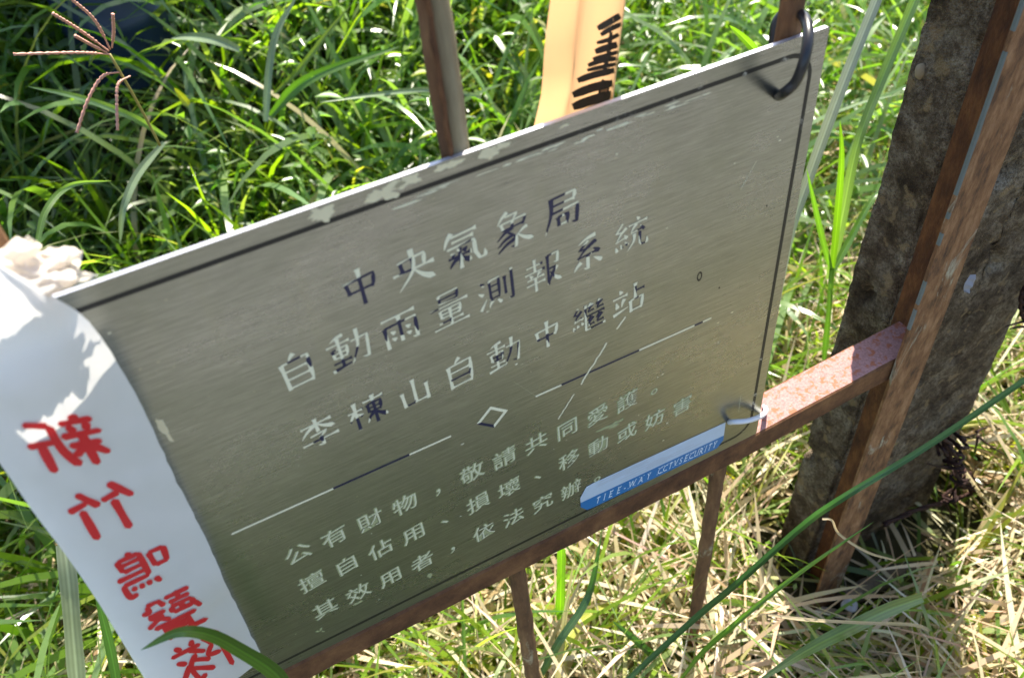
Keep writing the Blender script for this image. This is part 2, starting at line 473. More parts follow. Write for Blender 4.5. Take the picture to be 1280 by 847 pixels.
wire_knot('barbed_wire', 'dark rusty barbed wire knotted at the right edge of the concrete post',
          [at(1180, 545, Y), at(1192, 570, Y), at(1202, 600, Y - .005), at(1215, 615, Y), at(1180, 628, Y), at(1150, 636, Y), at(1105, 655, Y)],
          [(at(1196, 556, Y), .012, 2.6), (at(1193, 578, Y), .011, 3), (at(1200, 596, Y), .010, 3), (at(1188, 620, Y), .008, 2), (at(1210, 604, Y), .007, 2), (at(1180, 560, Y), .008, 2)],
          [(at(1200, 545, Y), at(1224, 541, Y)), (at(1220, 540, Y), at(1236, 533, Y)), (at(1222, 545, Y), at(1256, 568, Y)), (at(1222, 545, Y), at(1218, 566, Y)),
           (at(1190, 583, Y), at(1158, 579, Y)), (at(1215, 605, Y), at(1220, 584, Y)), (at(1196, 605, Y), at(1176, 640, Y)), (at(1180, 625, Y), at(1200, 660, Y)),
           (at(1200, 660, Y), at(1217, 686, Y)), (at(1213, 590, Y), at(1219, 616, Y))])
wire_knot('barbed_wire', 'bent end of dark wire poking in at the right frame edge beside the concrete post',
          [at(1300, 350, .02), at(1282, 362, .02), at(1281, 392, .02), at(1296, 410, .02)], [(at(1290, 375, .02), .009, 2)],
          [(at(1290, 402, .02), at(1257, 408, .02)), (at(1290, 410, .02), at(1262, 411, .02))])

# ------------------------------------------------------------ plaque
PW, PH, PT = .526, .400, .0032
plq = tag(empty('metal_plaque', (-PW / 2, 0, .0006)), 'brushed steel plaque with engraved Chinese notice resting on the rusty rail', 'plaque')
plq.rotation_euler = (-LEAN * -1 * 0 + LEAN * -1 * -1, 0, 0)
# local frame: x' = x + PW/2, z' = height on the plaque; front face at y = -PT
OX = PW / 2
def outline(x0, x1, z0, z1, r, n=5):
    o = []
    for cx_, cz_, a0 in ((x1 - r, z0 + r, -90), (x1 - r, z1 - r, 0), (x0 + r, z1 - r, 90), (x0 + r, z0 + r, 180)):
        for i in range(n + 1):
            a = math.radians(a0 + 90 * i / n); o.append((cx_ + r * math.cos(a), cz_ + r * math.sin(a)))
    return o
HOLES = [(-.0335, .3632, .0031), (-.0358, .0385, .0027), (-PW + .0335, .3632, .0031)]
def plate():
    out = outline(-PW, 0, 0, PH, .0015, 2)
    loops = [out] + [[(hx + hr * math.cos(a * math.pi / 10), hz + hr * math.sin(a * math.pi / 10)) for a in range(20)][::-1] for hx, hz, hr in HOLES]
    tri = geometry.tessellate_polygon([[Vector((x, z, 0)) for x, z in l] for l in loops])
    flat = [p for l in loops for p in l]; n = len(flat)
    V = [(x + OX, -PT, z) for x, z in flat] + [(x + OX, 0, z) for x, z in flat]
    F = []; mi = []
    for a, b, c in tri:
        nrm = (Vector(V[b]) - Vector(V[a])).cross(Vector(V[c]) - Vector(V[a]))
        F.append((a, b, c) if nrm.y < 0 else (a, c, b)); mi.append(0)
        F.append((a + n, c + n, b + n) if nrm.y < 0 else (a + n, b + n, c + n)); mi.append(0)
    s = 0
    for l in loops:
        k = len(l)
        for i in range(k):
            a, b = s + i, s + (i + 1) % k; F.append((a, a + n, b + n, b)); mi.append(1)
        s += k
    mesh('plate', V, F, [STEEL, EDGE], plq, False, mi)
plate()
YF = -PT
def flat_mesh(name, polys, mat, lift=.00008, label=None, parent=None, step=0.0):
    """thin print or paint on the plaque's front: polys = list of point lists (x, s)"""
    V, F = [], []
    for i, pl in enumerate(polys):
        b = len(V)
        V += [(x + OX, YF - lift - step * i, z) for x, z in pl]
        F.append(tuple(range(b, b + len(pl))))
    bm = bmesh.new(); vv = [bm.verts.new(v) for v in V]
    for f in F:
        try:
            fc = bm.faces.new([vv[i] for i in f]); fc.normal_update()
            if fc.normal.y > 0: fc.normal_flip()
        except ValueError: pass
    o = bmobj(name, bm, mat, parent or plq)
    if label: o['label'] = label
    return o
# border line (rounded corners)
def loop_band(x0, x1, z0, z1, r, wd):
    a = outline(x0, x1, z0, z1, r, 8); b = outline(x0 + wd, x1 - wd, z0 + wd, z1 - wd, max(r - wd, .0005), 8)
    n = len(a); return [[a[i], a[(i + 1) % n], b[(i + 1) % n], b[i]] for i in range(n)]
band = loop_band(-PW + .0085, -.0085, .0100, PH - .0098, .021, .0031)
flat_mesh('border_line', band, LINE)
# peeled coating patches along the top margin: (centre px on the photograph turned into plaque x, s)
def blob(cx_, cz_, rx, rz, seed, n=90, rough=.5):
    pts = []
    for i in range(n):
        a = 2 * math.pi * i / n
        q = Vector((math.cos(a) * 1.4 + seed * 7.1, math.sin(a) * 1.4, seed * 3.3))
        k = 1 + rough * 1.7 * mnoise.noise(q * .9) + rough * .6 * mnoise.noise(q * 3.1) + rough * .35 * mnoise.noise(q * 9)
        pts.append((cx_ + rx * k * math.cos(a), min(cz_ + rz * k * math.sin(a), PH - .0008)))
    return pts
def poly_fill(name, loops, mat, lift, label=None):
    V, F = [], []
    for l in loops:
        b = len(V); V += [(x + OX, YF - lift, z) for x, z in l]
        for a_, b_, c_ in geometry.tessellate_polygon([[Vector((x, z, 0)) for x, z in l]]):
            n_ = (Vector(V[b + b_]) - Vector(V[b + a_])).cross(Vector(V[b + c_]) - Vector(V[b + a_]))
            F.append((b + a_, b + b_, b + c_) if n_.y < 0 else (b + a_, b + c_, b + b_))
    o = mesh(name, V, F, mat, plq)
    if label: o['label'] = label
    return o
for k, (x, z, rx, rz) in enumerate(((-.3346, .3945, .0060, .0046), (-.3000, .3940, .0085, .0042), (-.2870, .3960, .0075, .0036), (-.2620, .3968, .0080, .0022),
                      (-.2370, .3955, .0060, .0036), (-.2290, .3972, .0040, .0020), (-.1900, .3960, .0030, .0008), (-.4545, .2950, .0017, .0095))):
    poly_fill('peeled_patch', [blob(x, z, rx, rz, k + 1)], PATCH, .00012)
# pale scuffs just under the line, and specks
sc_l = []
for k in range(26):
    x = random.uniform(-.30, -.09); z = PH - .0098 - .0045 - random.random() * .004
    sc_l.append(blob(x, z, random.uniform(.0015, .009), random.uniform(.0003, .0007), k, 14))
for k in range(30):
    x = random.uniform(-.46, -.02); z = random.uniform(.03, .38)
    sc_l.append(blob(x, z, random.uniform(.0003, .0014), random.uniform(.0002, .0007), k + 50, 10))
poly_fill('scuff', sc_l, CREAM, .00010)['kind'] = 'stuff'
for bl in (blob(-.395, .0405, .004, .0018, 71), blob(-.335, .030, .0022, .003, 72), blob(-.158, .113, .010, .0025, 73, rough=1.0), blob(-.43, .028, .003, .004, 74, rough=1)): poly_fill('drip_stain', [bl], OLIVE, .00006)
# jagged scratch across the right rule and fine hairlines
def scratch(pts, w0, jag):
    L = []
    for i in range(len(pts) - 1):
        (xa, za), (xb, zb) = pts[i], pts[i + 1]; n = max(2, int(math.hypot(xb - xa, zb - za) / .0022))
        q = [(xa + (xb - xa) * t / n + random.uniform(-jag, jag), za + (zb - za) * t / n) for t in range(n + 1)]
        dx, dz = xb - xa, zb - za; l_ = math.hypot(dx, dz); nx_, nz_ = -dz / l_ * w0, dx / l_ * w0
        for t in range(n): L.append([(q[t][0] - nx_, q[t][1] - nz_), (q[t + 1][0] - nx_, q[t + 1][1] - nz_), (q[t + 1][0] + nx_, q[t + 1][1] + nz_), (q[t][0] + nx_, q[t][1] + nz_)])
    return L
for p_, w_, j_, m_ in (([(-.1480, .2270), (-.1555, .2185)], .0007, .0004, CREAM), ([(-.1640, .2090), (-.1870, .1770)], .0007, .0006, CREAM), ([(-.1930, .1700), (-.2080, .1500)], .0005, .0003, CREAM),
        ([(-.0560, .3000), (-.0450, .3190)], .0002, .0001, CREAM), ([(-.2400, .2110), (-.2240, .1860)], .00007, .0001, PALE), ([(-.0270, .070), (-.0268, .048)], .0002, .0001, PALE)):
    flat_mesh('scratch', scratch(p_, w_, j_), m_, .00014)
# little dented mark and screw-hole rim
ring = [[( -.0846 + (.0030 if j < 2 else .0016) * math.cos(a) * .8, .2354 + (.0046 if j < 2 else .0028) * math.sin(a)) for j, a in
        ((0, k * math.pi / 8), (1, (k + 1) * math.pi / 8), (2, (k + 1) * math.pi / 8), (3, k * math.pi / 8))] for k in range(16)]
flat_mesh('dented_mark', ring, LINE, .00010)
for sp_ in ([(-.0650 + .0009 * math.cos(a), .2150 + .0009 * math.sin(a)) for a in np.linspace(0, 5.6, 8)], [(-.0300 + .0007 * math.cos(a), .2760 + .0007 * math.sin(a)) for a in np.linspace(0, 5.6, 8)]): flat_mesh('speck', [sp_], LINE, .00010)

# --- brush-written characters: strokes on a 100 grid
# h horizontal, s vertical, p left-falling (tapers), n right-falling (swells), d dot, t rising, z bent
G = {
'中': 's 20,72 24,40|z 20,70 80,72 75,40|h 24,43 76,43|s 50,96 50,4',
'央': 's 24,76 27,48|z 24,74 76,76 73,48|h 6,48 94,48|p 50,96 48,46 12,6|n 50,46 92,8',
'氣': 'p 28,96 8,64|h 26,86 82,86|h 26,73 74,73|z 14,60 74,60 74,28 82,8 95,8 95,24|d 20,48 28,40|d 58,50 48,42|h 14,35 66,35|s 40,54 40,2|p 38,33 14,12|n 42,33 64,14',
'象': 'p 40,98 16,74|z 34,88 62,88 52,76|s 24,75 28,56|z 24,74 80,74 75,56|h 28,57 76,57|s 50,74 48,57|p 50,56 12,36|z 38,48 56,30 54,6 42,10|p 50,38 12,20|p 54,26 10,4|p 82,46 60,34|n 58,36 95,8',
'局': 'z 24,88 80,88 78,70|h 25,70 79,70|p 24,90 22,50 6,6|z 24,52 86,54 82,8 70,12|s 38,38 40,16|z 38,38 62,39 60,18|h 40,18 62,18',
'自': 'p 54,98 40,82|s 22,80 24,4|z 22,79 80,81 78,4|h 24,57 78,57|h 24,34 78,34|h 24,9 78,9',
'動': 'p 44,95 14,87|h 4,76 54,76|s 14,63 16,40|z 14,63 46,64 44,40|h 16,52 44,52|h 16,40 44,40|s 30,90 30,10|h 10,26 50,26|t 4,8 56,14|z 56,68 92,70 86,10 72,14|p 72,95 68,50 48,6',
'雨': 'h 10,90 90,90|s 14,68 15,6|z 14,68 88,70 86,8 74,13|s 50,90 50,14|d 26,54 36,45|d 26,34 36,26|d 62,54 72,45|d 62,34 72,26',
'量': 's 28,97 30,73|z 28,97 74,98 72,73|h 30,85 72,85|h 30,74 72,74|h 4,63 96,63|s 26,53 28,31|z 26,53 76,54 74,31|h 28,42 74,42|h 28,32 74,32|s 50,53 50,4|h 20,18 80,18|h 6,4 94,4',
'測': 'd 8,90 20,79|d 3,63 15,52|t 4,10 22,38|s 32,86 33,31|z 32,86 56,87 55,31|h 33,68 55,68|h 33,50 55,50|h 33,32 55,32|p 38,28 26,8|d 48,26 58,10|s 71,80 71,28|z 89,96 89,8 77,13',
'報': 'h 8,78 50,78|s 29,96 29,60|h 3,60 55,60|d 15,56 21,46|p 42,56 34,44|h 8,42 52,42|h 5,26 54,26|s 29,42 29,1|z 63,89 90,90 88,62 79,65|s 63,89 63,3|z 64,49 87,50|p 87,50 64,5|n 68,40 97,5',
'系': 'p 72,97 26,85|z 52,87 28,67 58,65|p 74,79 24,45|h 22,45 76,47|d 66,58 82,43|z 50,45 50,4 39,10|p 32,32 12,12|d 66,32 88,13',
'統': 'z 28,95 10,73 28,71|p 38,79 10,47|h 8,47 36,51|d 32,60 40,47|d 8,34 12,18|d 22,36 26,22|d 34,38 42,26|d 66,97 73,87|h 44,79 95,79|p 66,77 50,55|h 50,55 84,57|d 76,68 88,51|p 60,50 58,28 40,6|z 76,50 76,16 82,8 96,8 96,24',
'李': 'h 12,81 88,81|s 50,98 50,53|p 48,79 8,49|n 52,79 93,52|z 28,46 70,48 52,34|z 52,36 54,5 40,10|h 4,25 96,25',
'棟': 'h 3,68 42,68|s 22,97 22,2|p 21,66 3,34|d 26,57 38,45|h 45,85 97,85|s 54,71 55,43|z 54,71 88,72 86,43|h 55,57 86,57|h 55,44 86,44|s 70,99 70,1|p 69,42 45,12|n 71,42 99,13',
'山': 's 50,94 50,14|s 17,62 20,10|h 20,14 82,14|s 83,64 83,6',
'繼': 'z 20,95 8,75 22,73|p 30,81 8,51|h 7,51 28,55|d 26,61 33,51|d 4,38 8,24|d 16,40 19,28|d 28,42 33,32|s 41,93 41,7|h 41,7 99,7|z 57,95 48,81 60,81|p 64,89 48,67|h 48,67 66,69|z 83,95 74,81 86,81|p 90,89 74,67|h 74,67 94,69|h 42,53 97,53|z 57,48 48,35 60,35|p 64,44 48,20|h 48,20 66,22|z 83,48 74,35 86,35|p 90,44 74,20|h 74,20 94,22',
'站': 'd 22,95 28,83|h 3,73 45,73|d 12,60 16,39|p 36,62 28,38|t 3,20 47,29|s 68,97 68,46|h 68,71 95,71|s 54,45 56,5|z 54,45 90,46 87,5|h 56,10 87,10',
}
def stroke_poly(kind, pts, W):
    """outline of one brush stroke on the 100 grid"""
    P = [Vector((a, b)) for a, b in pts]
    if kind in 'pn' and len(P) == 2:
        mid = (P[0] + P[1]) / 2; d = P[1] - P[0]; bow = Vector((-d.y, d.x)).normalized() * d.length * (.07 if kind == 'p' else .07)
        P = [P[0], mid + (-bow if kind == 'p' else -bow), P[1]]
    if kind == 'z': Q = []
    if kind == 'z':
        for i in range(len(P) - 1):
            for t in np.linspace(0, 1, 5)[:-1]: Q.append(P[i].lerp(P[i + 1], t))
        Q.append(P[-1])
    else:
        V3 = smooth_path([(p.x, p.y, 0) for p in P], 12) if len(P) > 2 else [P[0].lerp(P[1], t).to_3d() for t in np.linspace(0, 1, 12)]
        Q = [Vector((v.x, v.y)) for v in V3]
    n = len(Q); L, R = [], []
    for i, q in enumerate(Q):
        t = i / (n - 1)
        d = (Q[min(i + 1, n - 1)] - Q[max(i - 1, 0)]).normalized(); nn = Vector((-d.y, d.x))
        horiz = abs(d.x)
        if kind == 'h': wd = W * (.50 + .42 * max(0, 1 - t / .10) * .6 + .75 * max(0, (t - .84) / .16))
        elif kind == 's': wd = W * (1.0 + .35 * max(0, 1 - t / .12) - .18 * math.sin(math.pi * t))
        elif kind == 'p': wd = W * (1.15 * (1 - t) ** .7 + .12)
        elif kind == 'n': wd = W * (.35 + 1.15 * min(1, t / .8)) * (1 if t < .82 else max(.08, 1 - (t - .82) / .18))
        elif kind == 'd': wd = W * (.30 + 1.2 * t) * (1 if t < .85 else .7)
        elif kind == 't': wd = W * (1.2 - .95 * t)
        else: wd = W * (.55 + .45 * (1 - horiz)) * (1 if t < .85 else max(.25, 1 - (t - .85) / .2))
        L.append(q + nn * wd / 2); R.append(q - nn * wd / 2)
    return L, R
NAVY_BOX = {  # where the old navy paint is still in the grooves (grid boxes)
 ('a', 0): [(8, 0, 100, 74), ], ('a', 1): [(18, 44, 46, 76)], ('a', 2): [(0, 0, 44, 48), (40, 0, 66, 60)], ('a', 3): [(0, 0, 58, 62), (34, 52, 84, 66)], ('a', 4): [(0, 0, 50, 100), (50, 0, 100, 46)],
 ('b', 0): [(44, 72, 60, 84), (76, 44, 84, 66)], ('b', 1): [(0, 0, 56, 36), (0, 50, 20, 72), (48, 0, 70, 44)], ('b', 2): [(8, 58, 58, 76), (42, 30, 60, 76), (8, 30, 18, 76), (80, 24, 96, 60)], ('b', 3): [(24, 74, 72, 92), (4, 54, 22, 70), (20, 10, 56, 24)], ('b', 4): [(26, 24, 100, 84), (70, 0, 100, 84), (0, 78, 22, 95)],
 ('b', 5): [(50, 0, 66, 92), (50, 0, 84, 50)], ('b', 6): [(14, 40, 60, 80), (60, 34, 90, 64), (36, 62, 80, 80)], ('b', 7): [(70, 0, 100, 60), (20, 14, 46, 34)],
 ('c', 0): [(24, 16, 62, 34)], ('c', 1): [(44, 0, 100, 76), (0, 0, 44, 50)], ('c', 2): [(16, 4, 54, 22)], ('c', 3): [(20, 28, 80, 42)], ('c', 4): [(46, 0, 90, 60), (18, 34, 44, 60)], ('c', 5): [(18, 30, 70, 52), (44, 8, 60, 52)], ('c', 6): [(44, 0, 100, 84), (0, 54, 30, 96), (0, 10, 30, 34)], ('c', 7): [(74, 58, 100, 84), (64, 24, 80, 44)],
}
def glyph_meshes(ch, cx_, cz_, size, navy, W=9.6, i0=0, slant=.10):
    """returns (cream polys, navy polys) in plaque coordinates"""
    bm = bmesh.new()
    for si, s in enumerate(G[ch].split('|')):
        parts = s.split(); pts = [tuple(float(v) for v in q.split(',')) for q in parts[1:]]
        L, R = stroke_poly(parts[0], pts, W * (1 if len(G[ch]) < 170 else .78))
        vl = [bm.verts.new((p.x, -si * .00001, p.y)) for p in L]; vr = [bm.verts.new((p.x, -si * .00001, p.y)) for p in R]
        for i in range(len(L) - 1): bm.faces.new((vr[i], vr[i + 1], vl[i + 1], vl[i]))
    for (x0, z0, x1, z1) in navy:
        for co, no in (((x0, 0, 50), (1, 0, .25)), ((x1, 0, 50), (1, 0, -.2)), ((50, 0, z0), (.1, 0, 1)), ((50, 0, z1), (-.15, 0, 1))):
            bmesh.ops.bisect_plane(bm, geom=bm.verts[:] + bm.edges[:] + bm.faces[:], plane_co=co, plane_no=no, dist=.01)
    for f in bm.faces:
        c = f.calc_center_median()
        for (x0, z0, x1, z1) in navy:
            if (c.x - x0) + .25 * (c.z - 50) > 0 and (c.x - x1) - .2 * (c.z - 50) < 0 and (c.z - z0) + .1 * (c.x - 50) > 0 and (c.z - z1) - .15 * (c.x - 50) < 0:
                f.material_index = 1
    k = size / 100
    for v in bm.verts:
        x, z = v.co.x - 50, v.co.z - 50
        v.co = Vector((cx_ + OX + (x) * k, YF - .00016 + v.co.y, cz_ + (z + slant * x) * k))
    for f in bm.faces:
        f.normal_update()
        if f.normal.y > 0: f.normal_flip()
    return bm
def big_line(key, text, xs, z, size, label):
    me = bpy.data.meshes.new('inscription_line'); full = bmesh.new()
    for i, (ch, x) in enumerate(zip(text, xs)):
        b = glyph_meshes(ch, x, z + random.uniform(-.0006, .0006), size * random.uniform(.97, 1.04), NAVY_BOX.get((key, i), []))
        tmp = bpy.data.meshes.new('t'); b.to_mesh(tmp); b.free(); full.from_mesh(tmp); bpy.data.meshes.remove(tmp)
    full.to_mesh(me); full.free()
    link('inscription_line', me, [CREAM, NAVY], plq)['label'] = label
big_line('a', '中央氣象局', [-.3252, -.2931, -.2608, -.2281, -.1939], .3396, .0285, 'top title line of large cream and navy characters')
big_line('b', '自動雨量測報系統', [-.3749 + .0329 * i for i in range(8)], .2985, .0280, 'second title line of eight large characters')
big_line('c', '李棟山自動中繼站', [-.3762 + .0330 * i for i in range(8)], .2418, .0272, 'third title line of eight large characters')
# rules and diamond
def bar_poly(x0, x1, z, wd): return [[(x0, z - wd / 2), (x1, z - wd / 2), (x1, z + wd / 2), (x0, z + wd / 2)]]
for lab, segs in (('left rule, cream with a navy stretch', [(-.4515, -.3807, 0), (-.3807, -.3245, 1), (-.3245, -.2925, 0)]), ('right rule, cream with two navy stretches', [(-.2245, -.2030, 0), (-.2030, -.1356, 1), (-.1356, -.0853, 0), (-.0853, -.0775, 1), (-.0775, -.0695, 0)])):
    V, F, mi = [], [], []
    for x0, x1, mm in segs:
        b = len(V); wd = .0017 if mm == 0 else .0019; zz = .1842 if x1 < -.26 else .1860
        V += [(x0 + OX, YF - .00012, zz - wd / 2), (x1 + OX, YF - .00012, zz - wd / 2), (x1 + OX, YF - .00012, zz + wd / 2), (x0 + OX, YF - .00012, zz + wd / 2)]
        F.append((b, b + 1, b + 2, b + 3)); mi.append(mm)
    mesh('rule_line', V, F, [CREAM, NAVY], plq, False, mi)['label'] = lab
V, F, mi = [], [], []
dia = [(-.2600, .1965), (-.2472, .1848), (-.2596, .1727), (-.2726, .1846)]; di = [(-.2600 + (x + .26) * .72, .1846 + (z - .1846) * .72) for x, z in dia]
for k in range(4):
    b = len(V); V += [(x + OX, YF - .00012, z) for x, z in (dia[k], dia[(k + 1) % 4], di[(k + 1) % 4], di[k])]; F.append((b + 3, b + 2, b + 1, b)); mi.append(1 if k == 2 else 0)
mesh('diamond_mark', V, F, [CREAM, NAVY], plq, False, mi)

# --- small notice lines from the built-in type, made brush-like (thin horizontals, heavier verticals, rising slant)
def type_mesh(body, off=0.0, shear=0.0):
    c = bpy.data.curves.new('type', 'FONT'); c.body = body; c.offset = off; c.resolution_u = 2
    o = bpy.data.objects.new('type', c); COL.objects.link(o)
    me = bpy.data.meshes.new_from_object(o.evaluated_get(bpy.context.evaluated_depsgraph_get()))
    V = [(v.co.x, v.co.y) for v in me.vertices]; F = [tuple(p.vertices) for p in me.polygons]
    bpy.data.objects.remove(o); bpy.data.curves.remove(c); bpy.data.meshes.remove(me)
    return V, F
def small_line(text, z, label):
    for pas, (mat, dx, dz, off, lift) in enumerate(((OLIVE, .0, .0, .022, .00010), (PALE, .00035, -.0004, -.009, .00016))):  # offset pale copy over olive paints in edge highlights and slight shadow
        V, F = [], []
        for i, ch in enumerate(text):
            x = -.4205 + .02738 * i
            if ch == ' ': continue
            gv, gf = type_mesh(ch, off)
            if not gv: continue
            for rep in range(2 if ch not in '，。、' else 1):
                b = len(V)
                for gx, gy in gv:
                    u, v = gx - .47, gy - .37
                    if ch in '，。、': u += .22; v -= 0
                    if ch in '，。、': v += .12
                    wob = .015 * math.sin(gx * 9 + i) ; k = .0206
                    V.append((x + OX + k * (u + rep * .012 * (1 if pas else 2)) + dx, YF - lift - rep * .00002, z + k * (v + .16 * u + wob) + dz))
                F += [tuple(b + q for q in f) for f in gf]
        bm = bmesh.new(); vv = [bm.verts.new(v) for v in V]
        for f in F:
            try:
                fc = bm.faces.new([vv[q] for q in f]); fc.normal_update()
                if fc.normal.y > 0: fc.normal_flip()
            except ValueError: pass
        bmobj('notice_line' if pas == 0 else 'notice_highlight', bm, mat, plq)['label'] = label if pas == 0 else label + ', painted-in edge highlights'
small_line('公有財物，敬請共同愛護。', .1340, 'upper line of the small engraved notice')
small_line('擅自佔用、損壞、移動或妨害', .0950, 'middle line of the small engraved notice')
small_line('其效用者，依法究辦。', .0540, 'lower line of the small engraved notice')

# --- sticker
WSTK = mat_plain('sticker_pale_blue', (.50, .60, .74), .35, var=.2, scale=90)
BSTK = mat_plain('sticker_blue', (.020, .16, .42), .3, var=.12)
def stk_z(x, t):   # t 0 bottom .. 1 top, slightly skewed as stuck
    zb = .0125 + (x + .1915) / .1485 * -.0040; zt = .0478 + (x + .1784) / .137 * -.0055
    return zb + (zt - zb) * t
N = 24; X0, X1 = -.1925, -.0405
top, mid_, low = [], [], []
for i in range(N + 1):
    x = X0 + (X1 - X0) * i / N; e = max(0, 1 - (x - X0) / .010); rr = 1 - math.sqrt(max(0, 1 - e * e)); e2 = max(0, 1 - (X1 - x) / .006); r2 = 1 - math.sqrt(max(0, 1 - e2 * e2))
    top.append((x, stk_z(x, 1 - .36 * rr))); low.append((x, stk_z(x, .0 + .25 * max(rr, r2)))); mid_.append((x, stk_z(x, .44)))
stk = flat_mesh('sticker', [[low[i], low[i + 1], top[i + 1], top[i]] for i in range(N)], WSTK, .00035, 'pale blue sticker with a blue band of white lettering')
flat_mesh('band', [[low[i], low[i + 1], mid_[i + 1], mid_[i]] for i in range(N)], BSTK, .00045, None, stk)
gr = []
for k in range(9):
    xa = random.uniform(-.18, -.10); xb = xa + random.uniform(.03, .06); t = .52 + .05 * k
    gr.append([(xa, stk_z(xa, t)), (xb, stk_z(xb, t + .004)), (xb, stk_z(xb, t + .018)), (xa, stk_z(xa, t + .012))])
flat_mesh('streak', gr, mat_plain('sticker_grey_streak', (.42, .44, .50), .5), .00042, None, stk)
V, F = [], []
def latin(text, xa, xb, V, F):
    gl = []; adv = 0; cw = {'I': .55, '-': .5, 'W': 1.15}
    for ch in text:
        gl.append((ch, adv)); adv += cw.get(ch, .92)
    k = (xb - xa) / adv
    for ch, a in gl:
        if ch == ' ': continue
        gv, gf = type_mesh(ch, .0); mnx = min(v[0] for v in gv); mxx = max(v[0] for v in gv); b = len(V); cwid = cw.get(ch, .92)
        for gx, gy in gv:
            u = (gx - (mnx + mxx) / 2) * (.85) * .0080 + (a + cwid / 2) * k; x = xa + u + gy * .0025
            zc = stk_z(x, .10); V.append((x + OX, YF - .00055, zc + gy * .0090 / .73))
        F += [tuple(b + q for q in f) for f in gf]
        # small serifs
        for yy in ((0, .05), (.68, .73)) if ch in 'TIEYWACRVU' else ():
            for sx in ((mnx, mxx) if ch not in 'TIY' else ((mnx + mxx) / 2,)):
                b = len(V)
                for (dx_, y_) in ((-.09, yy[0]), (.09, yy[0]), (.09, yy[1]), (-.09, yy[1])):
                    u = (sx + dx_ - (mnx + mxx) / 2) * .85 * .0080 + (a + cwid / 2) * k; x = xa + u + y_ * .0025
                    V.append((x + OX, YF - .00057, stk_z(x, .10) + y_ * .0090 / .73))
                F.append((b, b + 1, b + 2, b + 3))
latin('TIEE-WAY', -.1800, -.1190, V, F); latin('CCTVSECURITY', -.1140, -.0480, V, F)
mesh('lettering', V, F, mat_plain('white_print', (.72, .80, .88), .5), stk)

# ------------------------------------------------------------ cable ties
def on_plaque(x, s, y=0.0): return Vector((x, -s * math.sin(LEAN) - PT + y, s * math.cos(LEAN) + .0006))
V, F = [], []
h1 = on_plaque(-.0335, .3632, .001)
tie = [h1 + Vector((0, .008, 0)), h1, at(980, 116, -.013), at(994, 103, -.018), at(1004, 80, -.020), at(1010, 50, -.015), at(1008, 28, -.004), at(1000, 17, .010), at(985, 14, .028), at(970, 30, .032), at(966, 70, .026)]
tube(V, F, smooth_path(tie, 60), .0033, 12)
tag(mesh('cable_ring', V, F, BLACKTIE, smooth=True), 'black cable ring through the top right hole of the steel plaque', 'cable ring')
V, F = [], []
h2 = on_plaque(-.0358, .0385, .001)
tie = [h2 + Vector((.001, .006, .001)), h2, at(916, 527, -.010), at(932, 526, -.014), at(946, 522, -.012), at(955, 517, -.003), at(957, 510, .012), at(948, 508, .030), at(930, 520, .040), at(915, 540, .038)]
tube(V, F, smooth_path(tie, 50), .0024, 12)
tag(mesh('cable_ring', V, F, WHITETIE, smooth=True), 'thin white cable ring through the bottom right hole above the blue sticker', 'cable ring')

# ------------------------------------------------------------ white ribbon
def mat_film(name, c, tc, tr, rough=.22):
    g = NG(name); nn = g.noise(g.coord(), 14, 3, .5); n2 = g.noise(g.coord(), 180, 4)
    col = g.mix(g.math('MULTIPLY', n2, .12), c, tuple(x * .7 for x in c))
    return g.bsdf(col, rough, 0, g.bump(nn, .25, .012), .6, (tc, tr))
FILM = mat_film('white_plastic_film', (.93, .91, .88), (.92, .90, .88), .42)
ORANGE = mat_film('orange_plastic_film', (.84, .41, .17), (1.0, .58, .28), .55, .3)
RED = mat_plain('red_ink', (.74, .025, .035), .4, var=.15, trans=((.7, .02, .02), .2))
PINK = mat_plain('orange_ink_fringe', (.62, .22, .12), .4, var=.1)
BROWNINK = mat_plain('black_brown_ink', (.045, .028, .02), .4, var=.4, scale=200)
Lp = [(-190, 250), (-150, 330), (-118, 410), (-80, 480), (-38, 532), (2, 582), (42, 640), (80, 690), (118, 745), (152, 800), (190, 862), (222, 905)]
Rp = [(-60, 295), (0, 331), (60, 366), (112, 402), (158, 470), (192, 538), (222, 603), (249, 655), (272, 705), (294, 752), (318, 800), (330, 822)]
Yc = [-.014, -.019, -.023, -.024, -.023, -.022, -.021, -.021, -.020, -.019, -.018, -.017]
def ribbon():
    nv, nu = 78, 26
    Ls = smooth_path([(a, b, 0) for a, b in Lp], nv); Rs = smooth_path([(a, b, 0) for a, b in Rp], nv); Ys = smooth_path([(y, 0, 0) for y in Yc], nv)
    V, F = [], []
    for j in range(nv):
        t = j / (nv - 1)
        for i in range(nu):
            u = i / (nu - 1)
            e = 0
            if u > .99: e = random.uniform(-1.6, .6)
            px = Ls[j].x + (Rs[j].x - Ls[j].x) * u + e; py = Ls[j].y + (Rs[j].y - Ls[j].y) * u
            y = Ys[j].x + .012 * (u ** 2) * (1 if t > .35 else 1) * min(1, t * 2)
            y += .004 * math.sin(u * 5.0 + t * 9) * (1 - t) ** 1.2 - .007 * math.exp(-((u - .86 + (t - .2) * 1.1) / .10) ** 2) * max(0, 1 - t * 2.3)
            y -= .003 * math.exp(-((t - .90 + .16 * u) / .05) ** 2) + .0012 * mnoise.noise(Vector((u * 5, t * 16, 2)))
            V.append(at(px, py, min(y, -.0062)))
    for j in range(nv - 1):
        for i in range(nu - 1):
            a = j * nu + i; F.append((a, a + nu, a + nu + 1, a + 1))
    return V, F
RV, RF = ribbon()
rb0 = Vector((-.48, -.01, .40))
wrib = tag(empty('marker_ribbon', rb0), 'white plastic ribbon with mirrored red characters draped over the left side of the plaque', 'ribbon')
film = mesh('film', [v - rb0 for v in RV], RF, FILM, wrib, True)
